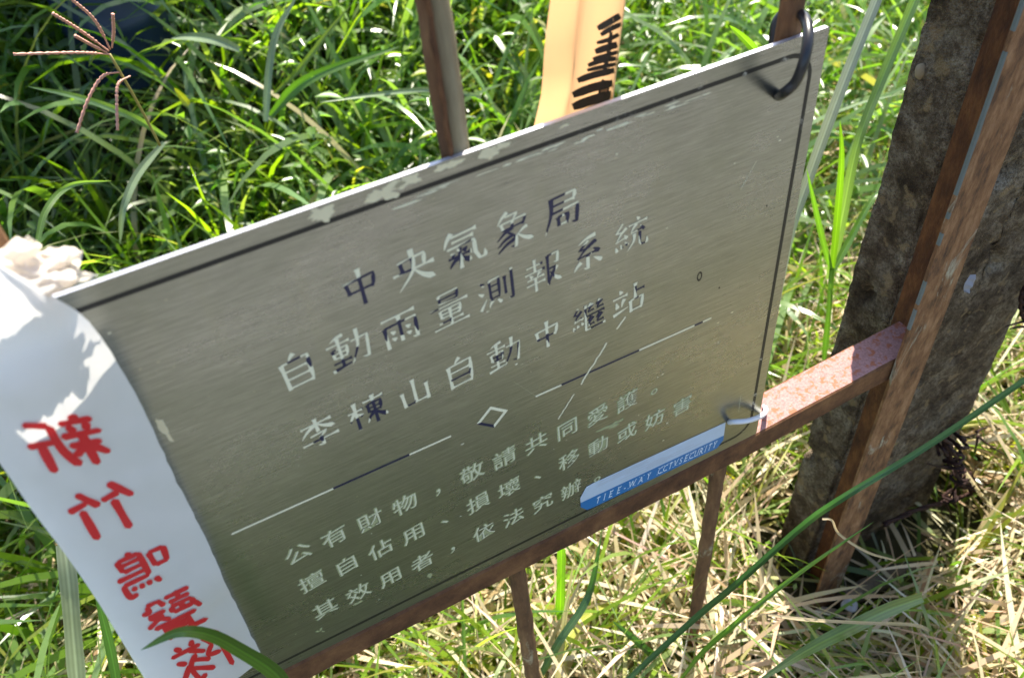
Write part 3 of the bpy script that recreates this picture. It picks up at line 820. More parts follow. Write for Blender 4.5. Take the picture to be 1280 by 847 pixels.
bvh = BVHTree.FromPolygons([tuple(v) for v in RV], RF)
BOLD = {
'新': 's 28,99 28,86|h 6,85 50,85|s 16,80 20,66|s 40,80 35,66|h 2,61 54,61|h 8,42 50,42|s 28,61 28,0|s 24,38 6,18|s 32,38 48,22|s 92,96 62,86|z 62,88 60,40 48,4|h 62,55 99,55|s 82,55 82,0',
'竹': 's 28,99 4,60|h 20,76 48,70|s 32,66 32,2|s 76,99 54,62|h 68,76 98,70|s 80,66 80,2',
'鳴': 's 6,80 10,46|h 6,78 32,79|s 32,80 30,46|h 8,48 30,48|s 66,99 58,90|s 46,90 46,34|h 46,88 84,88|s 84,90 82,62|h 46,76 82,76|h 46,62 82,62|h 46,48 98,48|h 46,34 92,34|z 93,36 90,6 76,6|s 40,24 34,10|s 52,24 52,12|s 64,24 66,12|s 76,24 80,14',
'聲': 'h 6,93 52,93|s 29,99 29,80|h 10,80 48,80|h 10,69 48,69|s 12,69 10,55|s 30,69 30,55|s 48,69 48,55|h 12,55 48,55|s 10,58 2,42|s 64,97 56,78|h 64,94 84,94|z 84,94 84,80 97,80|h 58,68 90,68|s 90,68 56,44|s 64,62 98,44|h 12,38 90,38|s 30,38 30,10|h 30,29 70,29|h 30,20 70,20|h 2,8 98,11|s 72,38 72,0',
'隊': 's 10,96 10,0|h 10,93 36,93|s 36,93 24,70|z 24,70 38,50 16,44|s 52,99 58,86|s 86,99 76,86|h 42,81 98,81|s 66,80 40,60|z 56,66 74,42 70,6 56,12|s 68,56 38,38|s 74,38 38,14|s 94,64 78,52|s 74,48 99,14',
}
def ink(chars, mat, lift, parent, tree, origin, name):
    V, F = [], []
    for ch, (cx_, cy_), A, s, s2, dn in chars:
        ca, sa = math.cos(math.radians(A)), math.sin(math.radians(A))
        for si, st_ in enumerate(BOLD[ch].split('|')):
            parts = st_.split(); P = [Vector(tuple(float(v) for v in q.split(',')) + (0,)) for q in parts[1:]]
            n = 16; Q = smooth_path(P, n) if len(P) > 2 else [P[0].lerp(P[1], i / (n - 1)) for i in range(n)]
            W = (12.5 if len(BOLD[ch]) < 190 else 10.5) * (.88 if parts[0] == 'h' else 1); rows = []
            for i, q in enumerate(Q):
                t = i / (n - 1); d = (Q[min(i + 1, n - 1)] - Q[max(i - 1, 0)]).normalized(); nn = Vector((-d.y, d.x, 0))
                e = min(t, 1 - t) * (P[-1] - P[0]).length / (W * .5); wd = W * (math.sqrt(max(0, 1 - (1 - min(1, e)) ** 2)) * .9 + .1) * (1 + .10 * math.sin(t * 5 + si)) * (1 + .22 * max(0, t - .75) * 4 * (parts[0] == 'h'))
                rows.append([q + nn * wd * (k / 4 - .5) for k in range(5)])
            b = len(V)
            for r_ in rows:
                for p in r_:
                    gx, gy = p.x / 100 - .5, p.y / 100 - .5
                    px = cx_ - gx * s * ca - gy * s2 * math.cos(math.radians(dn)); py = cy_ + gx * s * sa - gy * s2 * math.sin(math.radians(dn))
                    d = Vector(RM.T @ np.array([px - 640, py - 423.5, FPX])).normalized(); hit = tree.ray_cast(Vector(CP), d)
                    pt = hit[0] if hit[0] else Vector(CP) + d * .6
                    V.append(pt - d * (lift + si * .00003) - origin)
            for i in range(n - 1):
                for k in range(4): F.append((b + 5 * i + k, b + 5 * i + k + 1, b + 5 * i + k + 6, b + 5 * i + k + 5))
    mesh(name, V, F, mat, parent)
CH = [('新', (84, 553), 11, 100, 72, 62), ('竹', (132, 638), 20, 88, 66, 60), ('鳴', (180, 711), 25, 78, 56, 62), ('聲', (217, 768), 26, 76, 54, 62), ('隊', (253, 821), 27, 74, 52, 62)]
ink(CH, RED, .0009, film, bvh, rb0, 'lettering')
# crumpled knot round the rod
def crumple(name, c, r, seed, squash, n=5, amp=.75):
    bm = bmesh.new(); bmesh.ops.create_icosphere(bm, subdivisions=n, radius=1)
    for v in bm.verts:
        q = v.co * 1.6 + Vector((seed * 3.7, seed, 0))
        k = 1 + amp * .8 * mnoise.noise(q * .8) + amp * .35 * mnoise.noise(q * 1.9) + .10 * mnoise.noise(q * 4)
        v.co = Vector((v.co.x * squash[0], v.co.y * squash[1], v.co.z * squash[2])) * r * k + c - rb0
    return bmobj(name, bm, KNOT, wrib, True)
KNOT = mat_film('creased_white_film', (.70, .67, .62), (.95, .85, .74), .5, .3)
crumple('knot', at(44, 345, -.004), .0115, 2, (1.5, 1.0, .62))
crumple('knot', at(14, 332, -.004), .010, 5, (1.2, 1, .9))
def fin(name, pts_px, Y, seed):
    """a loose crinkled flap of film"""
    V, F = [], []; nu, nv = 12, 12
    a, b, c, d = [Vector((*p, 0)) for p in pts_px]
    for j in range(nv):
        for i in range(nu):
            u, t = i / (nu - 1), j / (nv - 1)
            p = a.lerp(b, u).lerp(d.lerp(c, u), t)
            edge = (abs(u - .5) > .4 or abs(t - .5) > .4)
            jx = random.uniform(-.8, .8) if edge else 0
            y = Y + .005 * mnoise.noise(Vector((u * 2.4 + seed, t * 2.4, 0))) + .0035 * abs(mnoise.noise(Vector((u * 5, t * 5, seed))))
            V.append(at(p.x + jx, p.y + jx * .5, y) - rb0)
    for j in range(nv - 1):
        for i in range(nu - 1):
            k = j * nu + i; F.append((k, k + 1, k + nu + 1, k + nu))
    mesh(name, V, F, KNOT, wrib, True)
fin('loose_end', [(40, 332), (60, 308), (104, 314), (98, 342)], .004, 1)
fin('loose_end', [(12, 312), (34, 294), (52, 306), (46, 326)], .006, 3)
fin('loose_end', [(48, 352), (84, 334), (124, 344), (70, 366)], -.003, 8)
fin('loose_end', [(20, 326), (60, 312), (100, 334), (80, 352)], -.002, 23)

# ------------------------------------------------------------ orange ribbon behind the plaque
OA = [at(685, 0, .041), at(783, 0, .053), at(662, 152, .041), at(766, 120, .053)]
def orange():
    V, F = [], []; nv = 46; prof = [(0, 0), (.06, -.001), (.14, -.003), (.22, -.0045), (.27, -.0046), (.34, -.001), (.45, .0015), (.6, .001), (.75, -.001), (.88, .001), (.96, .005), (1, .010)]
    for j in range(nv):
        t = j / (nv - 1); z = .80 - .56 * t
        ka = (OA[0].z - z) / (OA[0].z - OA[2].z); kb = (OA[1].z - z) / (OA[1].z - OA[3].z)
        ka = max(ka, -1.2); kb = max(kb, -1.2)
        xl = OA[0].x + (OA[2].x - OA[0].x) * ka; xr = OA[1].x + (OA[3].x - OA[1].x) * kb
        for (u, dy) in prof:
            y = .040 + dy * 1.3 + .006 * math.sin(z * 13 + u * 2) * .6
            if abs(z - .415) < .05 and u < .3: y -= .004 * math.exp(-((z - .405 - .25 * (u - .1) * .1) / .018) ** 2)
            V.append(Vector((xl + (xr - xl) * u, y, z)))
    n = len(prof)
    for j in range(nv - 1):
        for i in range(n - 1): F.append((j * n + i, (j + 1) * n + i, (j + 1) * n + i + 1, j * n + i + 1))
    return V, F
OV, OF = orange(); ob0 = Vector((-.14, .03, .80))
orib = tag(empty('marker_ribbon', ob0), 'orange plastic ribbon with bold dark characters hanging behind the top edge of the plaque', 'ribbon')
mesh('film', [v - ob0 for v in OV], OF, ORANGE, orib, True)
obvh = BVHTree.FromPolygons([tuple(v) for v in OV], OF)
def brush(px_strokes):
    V, F = [], []
    for k, (pts, wd) in enumerate(px_strokes):
        q = smooth_path([(a, b, 0) for a, b in pts], 14)
        L, R = [], []
        for i, p in enumerate(q):
            d = (q[min(i + 1, 13)] - q[max(i - 1, 0)]).normalized(); nn = Vector((-d.y, d.x, 0)); wv = wd / 2 * 1.08 * (.55 + .45 * math.sin(math.pi * min(1, (i + 1) / 5) / 2)) * (1 if i < 12 else .8)
            L.append(p + nn * wv); R.append(p - nn * wv)
        idx = []
        for a in L + R:
            d = Vector(RM.T @ np.array([a.x - 640, a.y - 423.5, FPX])).normalized(); hit = obvh.ray_cast(Vector(CP), d)
            idx.append(hit[0] is not None)
            V.append((hit[0] if hit[0] else at(a.x, a.y, .04)) - d * (.0004 + k * .00002) - ob0)
        b = len(V) - 28
        for i in range(13):
            if idx[i] and idx[i + 1] and idx[14 + i] and idx[15 + i]: F.append((b + i, b + i + 1, b + 15 + i, b + 14 + i))
    mesh('lettering', V, F, BROWNINK, orib)
brush([([(747, 36), (760, 29), (778, 18)], 8), ([(751, 44), (762, 37), (777, 30)], 6), ([(746, 54), (760, 50), (776, 42)], 5), ([(744, 65), (758, 60), (774, 55)], 8), ([(741, 74), (756, 70), (773, 65)], 5), ([(735, 82), (752, 76), (772, 73)], 6), ([(734, 88), (752, 84), (771, 80)], 5),
       ([(722, 101), (742, 94), (768, 88)], 8), ([(779, 14), (776, 50), (768, 90)], 7), ([(764, 40), (760, 70), (754, 92)], 5),
       ([(716, 119), (740, 110), (766, 104)], 10), ([(716, 134), (738, 126), (765, 118)], 11), ([(757, 100), (754, 118), (751, 138)], 12), ([(731, 138), (750, 131), (763, 126)], 5)])

# ------------------------------------------------------------ vegetation
def build_mesh(name, V, F4, C, mat, label, cat):
    me = bpy.data.meshes.new(name); nV, nF = len(V), len(F4)
    me.vertices.add(nV); me.vertices.foreach_set('co', V.astype(np.float32).ravel())
    me.loops.add(nF * 4); me.loops.foreach_set('vertex_index', F4.astype(np.int32).ravel())
    me.polygons.add(nF); me.polygons.foreach_set('loop_start', np.arange(nF, dtype=np.int32) * 4)
    me.polygons.foreach_set('use_smooth', np.ones(nF, bool))
    me.update(calc_edges=True)
    a = me.color_attributes.new('tint', 'FLOAT_COLOR', 'POINT'); a.data.foreach_set('color', np.concatenate([C, np.ones((nV, 1))], 1).astype(np.float32).ravel())
    o = link(name, me, mat); return tag(o, label, cat, kind='stuff')

def blades(P, az, L, lean, droop, wd, col, S=6, wind=0.0, curlz=None):
    """P (n,3) feet; az heading; L length; lean 0 upright..1 flat; droop bend over; returns V, F, C"""
    n = len(P); t = np.linspace(0, 1, S + 1)[None, :]
    d = np.stack([np.cos(az), np.sin(az)], 1)
    ang0 = lean * np.pi / 2; ang = ang0[:, None] + droop[:, None] * t ** 1.4          # angle from vertical
    step = (L / S)[:, None]
    dx = np.sin(ang) * step; dz = np.cos(ang) * step
    hx = np.concatenate([np.zeros((n, 1)), np.cumsum(dx[:, :-1], 1)], 1); hz = np.concatenate([np.zeros((n, 1)), np.cumsum(dz[:, :-1], 1)], 1)
    side = np.stack([-d[:, 1], d[:, 0]], 1)
    sway = (rng.normal(0, .06, n) * L)[:, None] * t ** 2
    X = P[:, 0:1] + d[:, 0:1] * hx + side[:, 0:1] * sway; Y = P[:, 1:2] + d[:, 1:2] * hx + side[:, 1:2] * sway; Z = P[:, 2:3] + hz
    prof = np.minimum(1, .55 + t * 2.2) * (1 - t ** 3.0) ** .8 + .03
    hw = wd[:, None] * .5 * prof
    tw = rng.uniform(-.9, .9, n)[:, None] + rng.normal(0, .5, n)[:, None] * t
    # side vector rotated about the blade by tw
    nx_ = np.cos(ang) * d[:, 0:1]; ny_ = np.cos(ang) * d[:, 1:2]; nz_ = -np.sin(ang)
    sx = side[:, 0:1] * np.cos(tw) + nx_ * np.sin(tw); sy = side[:, 1:2] * np.cos(tw) + ny_ * np.sin(tw); sz = nz_ * np.sin(tw)
    A = np.stack([X - sx * hw, Y - sy * hw, Z - sz * hw], 2); B = np.stack([X + sx * hw, Y + sy * hw, Z + sz * hw], 2)
    V = np.stack([A, B], 2).reshape(n, -1, 3)                                            # (n, (S+1)*2, 3)
    k = (S + 1) * 2; base = (np.arange(n) * k)[:, None, None]
    q = np.array([[2 * i, 2 * i + 1, 2 * i + 3, 2 * i + 2] for i in range(S)])[None]
    C = np.repeat(col[:, None, :], k, 1)
    return V.reshape(-1, 3), (base + q).reshape(-1, 4), C.reshape(-1, 3)

def pal(n, cols, wts, jit=.18):
    cols = np.array(cols, float); i = rng.choice(len(cols), n, p=np.array(wts) / np.sum(wts))
    return cols[i] * np.exp(rng.normal(0, jit, (n, 1))) * np.exp(rng.normal(0, .06, (n, 3)))
GREENS = [(.070, .155, .015), (.125, .225, .018), (.19, .29, .022), (.09, .17, .035), (.23, .31, .11), (.34, .34, .06)]
DRY = [(.56, .44, .29), (.66, .54, .38), (.38, .27, .16), (.76, .67, .52), (.48, .44, .18)]

def feet(n, x0, x1, y0, y1, keep=None):
    x = rng.uniform(x0, x1, n * 12); y = rng.uniform(y0, y1, n * 12)
    ok = ~((x > .15) & (x < .47) & (y > -.03) & (y < .115))                             # post
    if keep is not None: ok &= keep(x, y)
    x, y = x[ok][:n], y[ok][:n]
    return np.stack([x, y, hgt(x, y) - .01], 1)
def clear_gate(V, n, k):
    """drop blades that would cut through the gate plane above the rail or stick up near the camera"""
    Vb = V.reshape(n, k, 3)
    y, z, x = Vb[:, :, 1], Vb[:, :, 2], Vb[:, :, 0]
    bad = ((y < .06) & (z > -.05) & (x < .17)).any(1)
    bad |= ((x > .14) & (x < .48) & (y > -.035) & (y < .11) & (z > -.49)).any(1)
    bad |= ((x > .10) & (x < .5) & (y < .0) & (z > -.30)).any(1)
    dd = np.sqrt((x - CP[0]) ** 2 + (y - CP[1]) ** 2 + (z - CP[2]) ** 2)
    bad |= (dd < .62).any(1)
    return ~bad
def add(name, P, az, L, lean, droop, wd, col, mat, label, cat, S=6):
    V, F, C = blades(P, az, L, lean, droop, wd, col, S); n = len(P); k = (S + 1) * 2
    ok = clear_gate(V, n, k)
    V = V.reshape(n, k, 3)[ok].reshape(-1, 3); C = C.reshape(n, k, 3)[ok].reshape(-1, 3); m_ = int(ok.sum())
    q = np.array([[2 * i, 2 * i + 1, 2 * i + 3, 2 * i + 2] for i in range(S)])[None]
    F = ((np.arange(m_) * k)[:, None, None] + q).reshape(-1, 4)
    return build_mesh(name, V, F, C, mat, label, cat)
U = rng.uniform
# 1. the green bank behind the gate
DC = at(158, 60, 1.50)
def open_drum(x, y):            # the grass is thin just in front of the drum
    return ~((np.abs(x - DC.x + .12 * (DC.y - y)) < .09) & (y < DC.y + .1) & (y > DC.y - .40)) | (rng.random(len(x)) < .35)
n = 14000
P = feet(n, -1.9, 3.0, .42, 3.4, lambda x, y: open_drum(x, y) & ((x < .35) | (y > .9)))
add('grass', P, U(0, 6.28, n), U(.18, .46, n), U(0, .5, n), U(.4, 2.4, n), U(.006, .015, n), pal(n, GREENS, [4, 5, 4, 4, 3, .4]), VEG, 'dense green grass on the bank behind the gate', 'grass')
n = 4600
P = feet(n, -1.6, 2.4, .5, 3.0, open_drum)
add('long_grass', P, U(0, 6.28, n), U(.32, .62, n), U(.05, .5, n), U(.8, 2.4, n), U(.009, .018, n), pal(n, [(.13, .22, .08), (.19, .28, .14), (.10, .19, .04), (.36, .31, .18)], [4, 4, 3, .6]), VEG, 'long arching pale green blades over the bank', 'long grass', 9)
# 2. mixed green and straw on the flat ground near the gate
def strawy(x, y):               # dead straw lies to the right and in front; the left behind the plaque is green
    s = np.clip((x + .40 - .9 * np.clip(y - .45, 0, 9)) / .35, 0, 1)
    s = np.maximum(s, .75 * (y < .75)); s = np.where((y < -.10) & (x < .1), .04, s); s = np.where(y > 1.25, s * .2, s)
    return s
n = 16000
P = feet(n, -1.3, 1.9, -.28, 1.25, lambda x, y: ((y > -.02) | (x > .05)))
add('green_grass', P, U(0, 6.28, n), U(.10, .36, n), U(.1, .8, n), U(.3, 1.8, n), U(.003, .009, n), pal(n, GREENS, [.6, 4, 7, 1, 4, 1.6]), VEG, 'green grass growing up through the dead straw round the gate', 'grass')
n = 27000
P = feet(n, -1.3, 2.2, -.45, 1.6, lambda x, y: rng.random(len(x)) < strawy(x, y))
n = len(P); P[:, 2] += U(0, .09, n)
add('dead_straw', P, U(0, 6.28, n), U(.07, .26, n), U(.5, 1.0, n), U(-.3, .8, n), U(.0026, .0080, n), pal(n, DRY, [4, 5, 2, 3, 1.5]), STRAW, 'bleached dead straw lying thick on the ground round the gate and post', 'straw', 5)
n = 900
P = feet(n, -.5, 1.8, -.2, 1.2, lambda x, y: rng.random(len(x)) < strawy(x, y)); n = len(P)
add('straw_stalks', P, U(0, 6.28, n), U(.15, .36, n), U(.3, .9, n), U(0, .8, n), U(.002, .004, n), pal(n, DRY, [3, 4, 1, 3, 1]), STRAW, 'thin pale standing straw stalks among the green blades', 'straw')
# 3. camera side: short turf
n = 15000
P = feet(n, -2.6, 1.6, -.72, -.02, lambda x, y: ((x < .05) | (y < -.25)))
add('short_turf', P, U(0, 6.28, n), U(.06, .17, n), U(.1, .7, n), U(0, 1.5, n), U(.003, .006, n), pal(n, GREENS + DRY[:2], [5, 3, 1, 4, .8, .1, 1.6, 1.0]), VEG, 'short turf on the near side of the gate', 'turf', 3)

# 4. leafy weeds: oval leaves on thin stems, and tiny undergrowth leaves
def leaves(name, cen, size, aspect, az, pitch, col, mat, label, cat):
    n = len(cen)
    # 6-vertex leaf folded along the midrib: quads tip-left, tip-right
    a = np.array([[0, 0, 0], [.5, -.5, .12], [1, 0, -.1], [.5, .5, .12], [.5, 0, .0]])
    q = np.array([[0, 1, 2, 4], [0, 4, 2, 3]])
    Vl = a[None] * np.stack([size, size * aspect, size], 1)[:, None, :]
    cp, sp = np.cos(pitch)[:, None], np.sin(pitch)[:, None]; ca, sa = np.cos(az)[:, None], np.sin(az)[:, None]
    x = Vl[..., 0] * cp - Vl[..., 2] * sp; z = Vl[..., 0] * sp + Vl[..., 2] * cp; y = Vl[..., 1]
    V = np.stack([x * ca - y * sa, x * sa + y * ca, z], 2) + cen[:, None, :]
    F = (np.arange(n) * 5)[:, None, None] + q[None]
    return build_mesh(name, V.reshape(-1, 3), F.reshape(-1, 4), np.repeat(col[:, None], 5, 1).reshape(-1, 3), mat, label, cat)
per = 16
ns = 800; S0 = feet(ns, -1.5, 2.2, .6, 3.0, lambda x, y: open_drum(x, y) & (rng.random(len(x)) < np.where(x < .9, 1, .45))); ns = len(S0)
hh = U(.15, .42, ns); tilt = U(-.35, .35, (ns, 2))
tt = np.tile(np.linspace(.25, 1, per), ns).reshape(ns, per)
cen = np.stack([S0[:, 0:1] + tilt[:, 0:1] * hh[:, None] * tt, S0[:, 1:2] + tilt[:, 1:2] * hh[:, None] * tt, S0[:, 2:3] + hh[:, None] * tt], 2).reshape(-1, 3)
n = ns * per
leaves('weed_leaves', cen, U(.024, .052, n), U(.26, .40, n), U(0, 6.28, n), U(-.5, .7, n), pal(n, [(.06, .14, .02), (.10, .20, .03), (.14, .23, .06), (.26, .32, .04)], [4, 4, 3, .5]), VEG, 'leafy weeds with oval leaves among the bank grass', 'weeds')
n = 20000
P = feet(n, -1.6, 2.6, .45, 3.2); P[:, 2] += U(.01, .26, n)
leaves('undergrowth', P, U(.009, .022, n), U(.5, .8, n), U(0, 6.28, n), U(-.8, .8, n), pal(n, [(.05, .12, .018), (.09, .18, .025), (.15, .24, .04), (.22, .20, .08)], [4, 5, 3, .6]), VEG, 'tiny leaved undergrowth beneath the bank grass', 'undergrowth')
n = 9000
P = feet(n, -1.2, 1.8, -.2, 1.2); P[:, 2] += U(.01, .12, n)
leaves('ground_leaves', P, U(.006, .018, n), U(.4, .7, n), U(0, 6.28, n), U(-.8, .8, n), pal(n, [(.07, .15, .02), (.14, .24, .03), (.22, .32, .05)], [4, 4, 2]), VEG, 'small bright leaves scattered low in the straw', 'ground cover')

# 5. single blades that can be picked out, each a thing of its own
def hero(label, pts, Ys, wpx, col, mat=VEG, name='reed', cat='reed', n=22, blunt=False, group=None, rib=True):
    """pts: photograph positions root->tip, Ys: depth of each, wpx: width in photo pixels"""
    P3 = [at(a, b, y) for (a, b), y in zip(pts, Ys)]; Q = smooth_path(P3, n); V, F, C = [], [], []
    if mat is VEG and sum(col) > .55: mat = VEGP
    col = np.array(col); ph = random.uniform(0, 6)
    for i, p in enumerate(Q):
        t = i / (n - 1); dcam = (p - Vector(CP)).length; d = (Q[min(i + 1, n - 1)] - Q[max(i - 1, 0)]).normalized()
        view = (p - Vector(CP)).normalized(); s = d.cross(view).normalized(); nrm = s.cross(d)
        s = (s * math.cos(.35 * math.sin(ph + 2 * t)) + nrm * math.sin(.35 * math.sin(ph + 2 * t)))
        prof = (min(1, .6 + 2 * t) * ((1 - t ** 3.5) ** .8 if not blunt else 1 - .15 * t)) + .02
        hw = wpx / 2 * dcam / FPX * prof * (1 + .05 * math.sin(9 * t + ph))
        keel = nrm * hw * .35
        st_ = 1 + .12 * math.sin(7 * t + ph)
        for k in range(9):
            u = k / 4 - 1
            V.append(p + s * hw * u + keel * (1 - abs(u)))
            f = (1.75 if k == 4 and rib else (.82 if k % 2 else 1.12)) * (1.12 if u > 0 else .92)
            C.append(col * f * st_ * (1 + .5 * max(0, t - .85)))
    for i in range(n - 1):
        for k in range(8): F.append((9 * i + k, 9 * i + k + 1, 9 * i + k + 10, 9 * i + k + 9))
    base = Q[0]
    me = bpy.data.meshes.new(name); me.from_pydata([tuple(v - base) for v in V], [], F); me.update()
    a = me.color_attributes.new('tint', 'FLOAT_COLOR', 'POINT'); a.data.foreach_set('color', np.concatenate([np.array(C), np.ones((len(V), 1))], 1).ravel())
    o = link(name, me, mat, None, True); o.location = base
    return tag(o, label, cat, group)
G1, G2, G3, PALEG, YEL, TAN = (.030, .085, .040), (.08, .17, .03), (.14, .27, .025), (.22, .29, .17), (.34, .36, .06), (.50, .40, .27)
hero('long dark green blade crossing in front of the concrete post to the right frame edge', [(740, 890), (860, 780), (921, 729), (1002, 658), (1050, 624), (1155, 560), (1310, 455)], [-.05, -.07, -.09, -.11, -.13, -.15, -.18], 8, (.030, .085, .060), blunt=True)
hero('broad pale green blade lying low beneath the foot of the concrete post', [(1154, 746), (1110, 762), (1060, 786), (1006, 814), (940, 856)], [-.13, -.13, -.13, -.12, -.12], 15, (.13, .20, .08))
hero('thin blade just below the long dark one, pointing at the foot of the angle iron', [(850, 850), (877, 816), (911, 786), (972, 736), (1030, 694), (1092, 652)], [-.07, -.08, -.09, -.10, -.11, -.12], 6, G2)
hero('bent green blade with a pale stem arching over the bottom of the white ribbon', [(372, 880), (345, 842), (300, 812), (262, 793), (222, 790), (176, 812)], [-.045, -.05, -.055, -.06, -.062, -.06], 17, (.07, .16, .03))
hero('wide pale blade standing behind the lower left edge of the white ribbon', [(99, 880), (92, 800), (86, 730), (80, 680)], [.22, .24, .26, .28], 19, (.34, .38, .26), blunt=True)
hero('narrow dark blade just right of the wide pale one', [(152, 890), (140, 820), (128, 770), (118, 728)], [.20, .2, .2, .2], 10, G1)
hero('tall whitish blade leaning right beside the top right corner of the plaque', [(968, 390), (985, 300), (1010, 225), (1050, 115), (1100, -10)], [.33, .34, .35, .36, .38], 13, (.36, .38, .34), blunt=True)
hero('tall green blade leaning right between the plaque and the concrete post', [(1036, 350), (1052, 275), (1072, 180), (1102, 100), (1150, -15)], [.30, .31, .33, .35, .37], 12, (.15, .23, .12), blunt=True)
hero('thin upright stem between the plaque and the post, above the pink topped rail', [(1030, 450), (1036, 390), (1040, 335)], [.18, .2, .22], 7, G2, name='reed', cat='reed', blunt=True)
hero('bright lime leaf rising straight from the thin upright stem', [(1040, 340), (1046, 280), (1052, 200), (1050, 150)], [.22, .23, .24, .25], 8, G3)
hero('dark short leaf bending left from the thin upright stem', [(1039, 338), (1026, 290), (1008, 210)], [.22, .22, .21], 7, G2)
hero('curved leaf bending right from the thin upright stem', [(1041, 340), (1062, 300), (1090, 250), (1112, 232)], [.22, .23, .24, .25], 8, (.13, .24, .08))
hero('bright green broken blade tip sticking up behind the plaque left of the black ring', [(950, 70), (932, 50), (912, 32)], [.12, .12, .12], 9, G3)
hero('vivid upright green blade under the rail, left of centre', [(700, 775), (701, 735), (702, 685)], [.10, .11, .12], 12, (.14, .30, .02), blunt=True)
hero('dark leaning blade crossing the vivid upright one', [(672, 850), (700, 800), (735, 745), (752, 668)], [.05, .06, .08, .1], 10, G1)
hero('yellowing broad dry blade lying beside the dark leaning blade', [(680, 835), (710, 795), (742, 765), (795, 744)], [.06, .07, .09, .1], 14, YEL, STRAW)
hero('dark blade at the bottom frame edge right of the nearer rod', [(850, 860), (822, 825), (795, 800), (765, 775)], [0, .01, .02, .03], 10, G1)
hero('pale arching blade in the upper left, right below the reddish seed head', [(208, 172), (165, 146), (100, 122), (34, 108)], [.92, .90, .88, .86], 8, (.15, .24, .10))
hero('light arched blade hanging down in the upper left shade, right of the white knot', [(205, 178), (172, 218), (154, 262), (150, 305)], [.80, .78, .76, .76], 9, PALEG)
hero('curved light blade directly above the white knot', [(46, 305), (58, 262), (88, 232), (140, 226)], [.55, .57, .60, .62], 7, (.17, .27, .10))
hero('tall pale blade arching over in the upper left middle', [(332, 152), (336, 90), (346, 40), (372, -6)], [.98, 1.0, 1.02, 1.04], 9, PALEG)
hero('long pale blade arching left of the painted rod', [(600, 120), (540, 112), (470, 118), (400, 128)], [1.0, .98, .96, .96], 6, PALEG)
hero('broad light leaf lying flat near the top left of the grass', [(300, 62), (270, 50), (240, 46), (214, 48)], [1.1, 1.1, 1.08, 1.06], 11, PALEG)
hero('pale thin blade running down to the knot from the dark grass', [(135, 352), (170, 338), (205, 328), (260, 322)], [.30, .31, .33, .36], 7, (.20, .28, .08))
hero('yellow green blade slanting in the upper middle toward the orange ribbon', [(340, 120), (375, 85), (410, 40), (440, 5)], [1.1, 1.12, 1.14, 1.15], 6, (.22, .30, .04))
hero('wide green blade slanting across the upper middle grass', [(338, 145), (372, 108), (420, 84), (500, 58)], [1.05, 1.06, 1.08, 1.1], 12, (.09, .20, .03))
for k, (lab, pts, ys, wd, c) in enumerate((
    ('pale straw looping in front of the foot of the angle iron', [(1120, 700), (1085, 690), (1050, 668), (1040, 650), (1028, 648)], [-.10] * 5, 3, TAN),
    ('long bleached straw lying below the post foot', [(960, 768), (1010, 774), (1080, 778), (1150, 782), (1172, 800)], [-.14] * 5, 4, TAN),
    ('grey dry stalk curving at the bottom right', [(1120, 850), (1135, 810), (1160, 782), (1200, 775)], [-.10] * 4, 7, (.42, .36, .36)),
    ('thick bleached straw crossing left of the post foot', [(862, 672), (905, 668), (950, 660), (975, 668)], [.10] * 4, 6, (.58, .50, .36)),
    ('pale straw hanging beside the barbed wire', [(1203, 583), (1222, 612), (1240, 640), (1253, 664)], [.0] * 4, 4, (.62, .55, .42)),
    ('long brown straw slanting in from the right frame edge at the bottom', [(1130, 790), (1180, 765), (1235, 738), (1300, 715)], [-.06] * 4, 6, (.32, .22, .13)),
    ('thin straw running along the bottom left of the rail', [(440, 838), (520, 815), (600, 800), (690, 800)], [.16] * 4, 4, (.45, .34, .24)))):
    hero(lab, pts, ys, wd, c, STRAW, 'dry_reed', 'dry reed', blunt=True, rib=False)
for k, (lab, pts, ys, wd, c) in enumerate((
    ('vivid green blade standing at the right of the post foot', [(1140, 770), (1155, 720), (1172, 680), (1190, 640)], [.04] * 4, 11, (.16, .30, .02)),
    ('pale broad blade entering from the right frame edge below the barbed wire', [(1330, 622), (1270, 632), (1215, 640), (1190, 638)], [.10] * 4, 13, PALEG),
    ('green blade behind the barbed wire at the right of the post', [(1228, 700), (1229, 640), (1228, 570), (1236, 500)], [.10] * 4, 9, G2),
    ('wide green blade rising to the right frame edge above the barbed wire', [(1195, 605), (1230, 570), (1265, 545), (1320, 520)], [.12] * 4, 12, (.12, .23, .05)))):
    hero(lab, pts, ys, wd, c)

# reddish seed head
Y = .55
sh = at(137, 68, Y); stem0 = at(200, 182, Y)
t = tag(empty('seed_head', stem0), 'reddish grass seed head with spreading spikes in the upper left shade', 'seed head')
SEED = mat_plain('reddish_seed', (.58, .30, .22), .6, var=.3, scale=400); STEM = mat_plain('yellow_stem', (.28, .24, .06), .5)
V, F = [], []; tube(V, F, [p - stem0 for p in smooth_path([stem0, at(170, 125, Y), sh], 12)], .0016, 6); mesh('stem', V, F, STEM, t, True)
for pts in ([(137, 68), (95, 66), (17, 68)], [(136, 64), (100, 38), (66, 17)], [(138, 62), (118, 25), (88, -2)], [(140, 60), (142, 40), (141, 18)], [(134, 66), (112, 55), (94, 45)],
            [(150, 90), (128, 96), (110, 125), (96, 166)], [(163, 95), (148, 105), (146, 130), (147, 163)]):
    q = smooth_path([at(a, b, Y - .01 * i) for i, (a, b) in enumerate(pts)], 40); V, F = [], []
    tube(V, F, [p - stem0 for p in q], [.0007 + .0013 * (abs(math.sin(i * 1.25))) * (1 if i > 8 else .3) for i in range(40)], 6)
    mesh('spike', V, F, SEED, t, True)
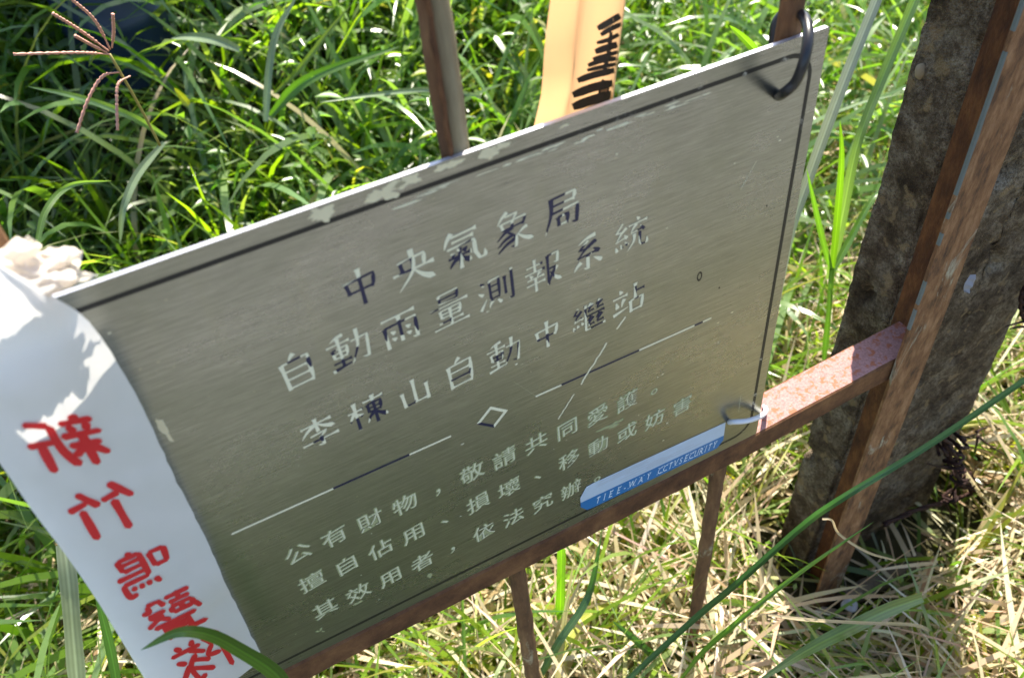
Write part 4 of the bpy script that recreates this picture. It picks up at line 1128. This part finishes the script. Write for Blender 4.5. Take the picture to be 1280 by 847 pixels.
# small yellow leaf
hero('small bright yellow leaf among the upper left weeds', [(236, 132), (228, 122), (218, 110)], [.93] * 3, 8, (.40, .42, .02), cat='leaf', name='yellow_leaf')

# ------------------------------------------------------------ dark blue tarpaulin-covered drum at the back, and the tree that shades the left
def drum():
    c = at(158, 60, 1.50); c.z = float(hgt(c.x, c.y)) - .01; V, F = [], []; n = 40
    prof = [(.02, .60), (.20, .60), (.235, .585), (.245, .56), (.240, .45), (.248, .44), (.248, .42), (.24, .41), (.24, .22), (.248, .21), (.248, .19), (.24, .18), (.235, 0)]
    for r, z in prof:
        for k in range(n): a = 2 * math.pi * k / n; V.append((r * math.cos(a) * .42, r * math.sin(a) * .42, z * .62))
    for j in range(len(prof) - 1):
        for k in range(n): F.append((j * n + k, j * n + (k + 1) % n, (j + 1) * n + (k + 1) % n, (j + 1) * n + k)[::-1])
    F.append(tuple(range(n)))
    t = tag(empty('water_drum', c), 'dark blue plastic drum half hidden in the grass at the top left', 'drum')
    mesh('shell', V, F, mat_plain('dark_blue_plastic', (.018, .035, .085), .45), t, True)
    V, F = [], []; tube(V, F, [(.1035 * math.cos(a), .1035 * math.sin(a), .363) for a in np.linspace(0, 2 * math.pi, 40, endpoint=False)], .005, 8, closed=True)
    mesh('rim', V, F, mat_plain('grey_blue_rim', (.12, .16, .25), .4), t, True)
drum()

def tree(base, H, crown_c, crown_r, nl, label):
    t = tag(empty('broadleaf_tree', base), label, 'tree')
    V, F = [], []; top = Vector(crown_c) - Vector(base)
    tube(V, F, smooth_path([(0, 0, 0), (.06, .02, H * .35), (top * .75)[:], top[:]], 24), [.09 - .0028 * i for i in range(24)], 10)
    bark = mat_rust('bark', (.12, .09, .06), (.05, .04, .03), (.2, .16, .11), None, 3, sc_=20)
    mesh('trunk', V, F, bark, t, True)
    for k in range(7):
        a = k * .9; V, F = [], []; s = top * (.6 + .05 * k)
        e = top + Vector((math.cos(a), math.sin(a), .2)) * crown_r * .8
        tube(V, F, smooth_path([s, (s + e) / 2 + Vector((0, 0, .1)), e], 10), [.03 - .0026 * i for i in range(10)], 6); mesh('branch', V, F, bark, t, True)
    cc = rng.normal(0, .45, (60, 3)) * crown_r; n = nl
    ci = cc[rng.integers(0, 60, n)] + rng.normal(0, .16, (n, 3)) * crown_r
    cen = ci + np.array(top)
    o = leaves('crown', cen, U(.05, .11, n), U(.4, .6, n), U(0, 6.28, n), U(-1, 1, n), pal(n, [(.05, .11, .02), (.08, .15, .03)], [1, 1]), VEG, None, None)
    o.parent = t
    if 'label' in o: del o['label']
    return t
tree((.7, 5.2, float(hgt(.7, 5.2))), 3.2, (.0, 2.75, 2.9), .78, 9000, 'broadleaf tree behind the bank leaning over the grass and shading its left side')
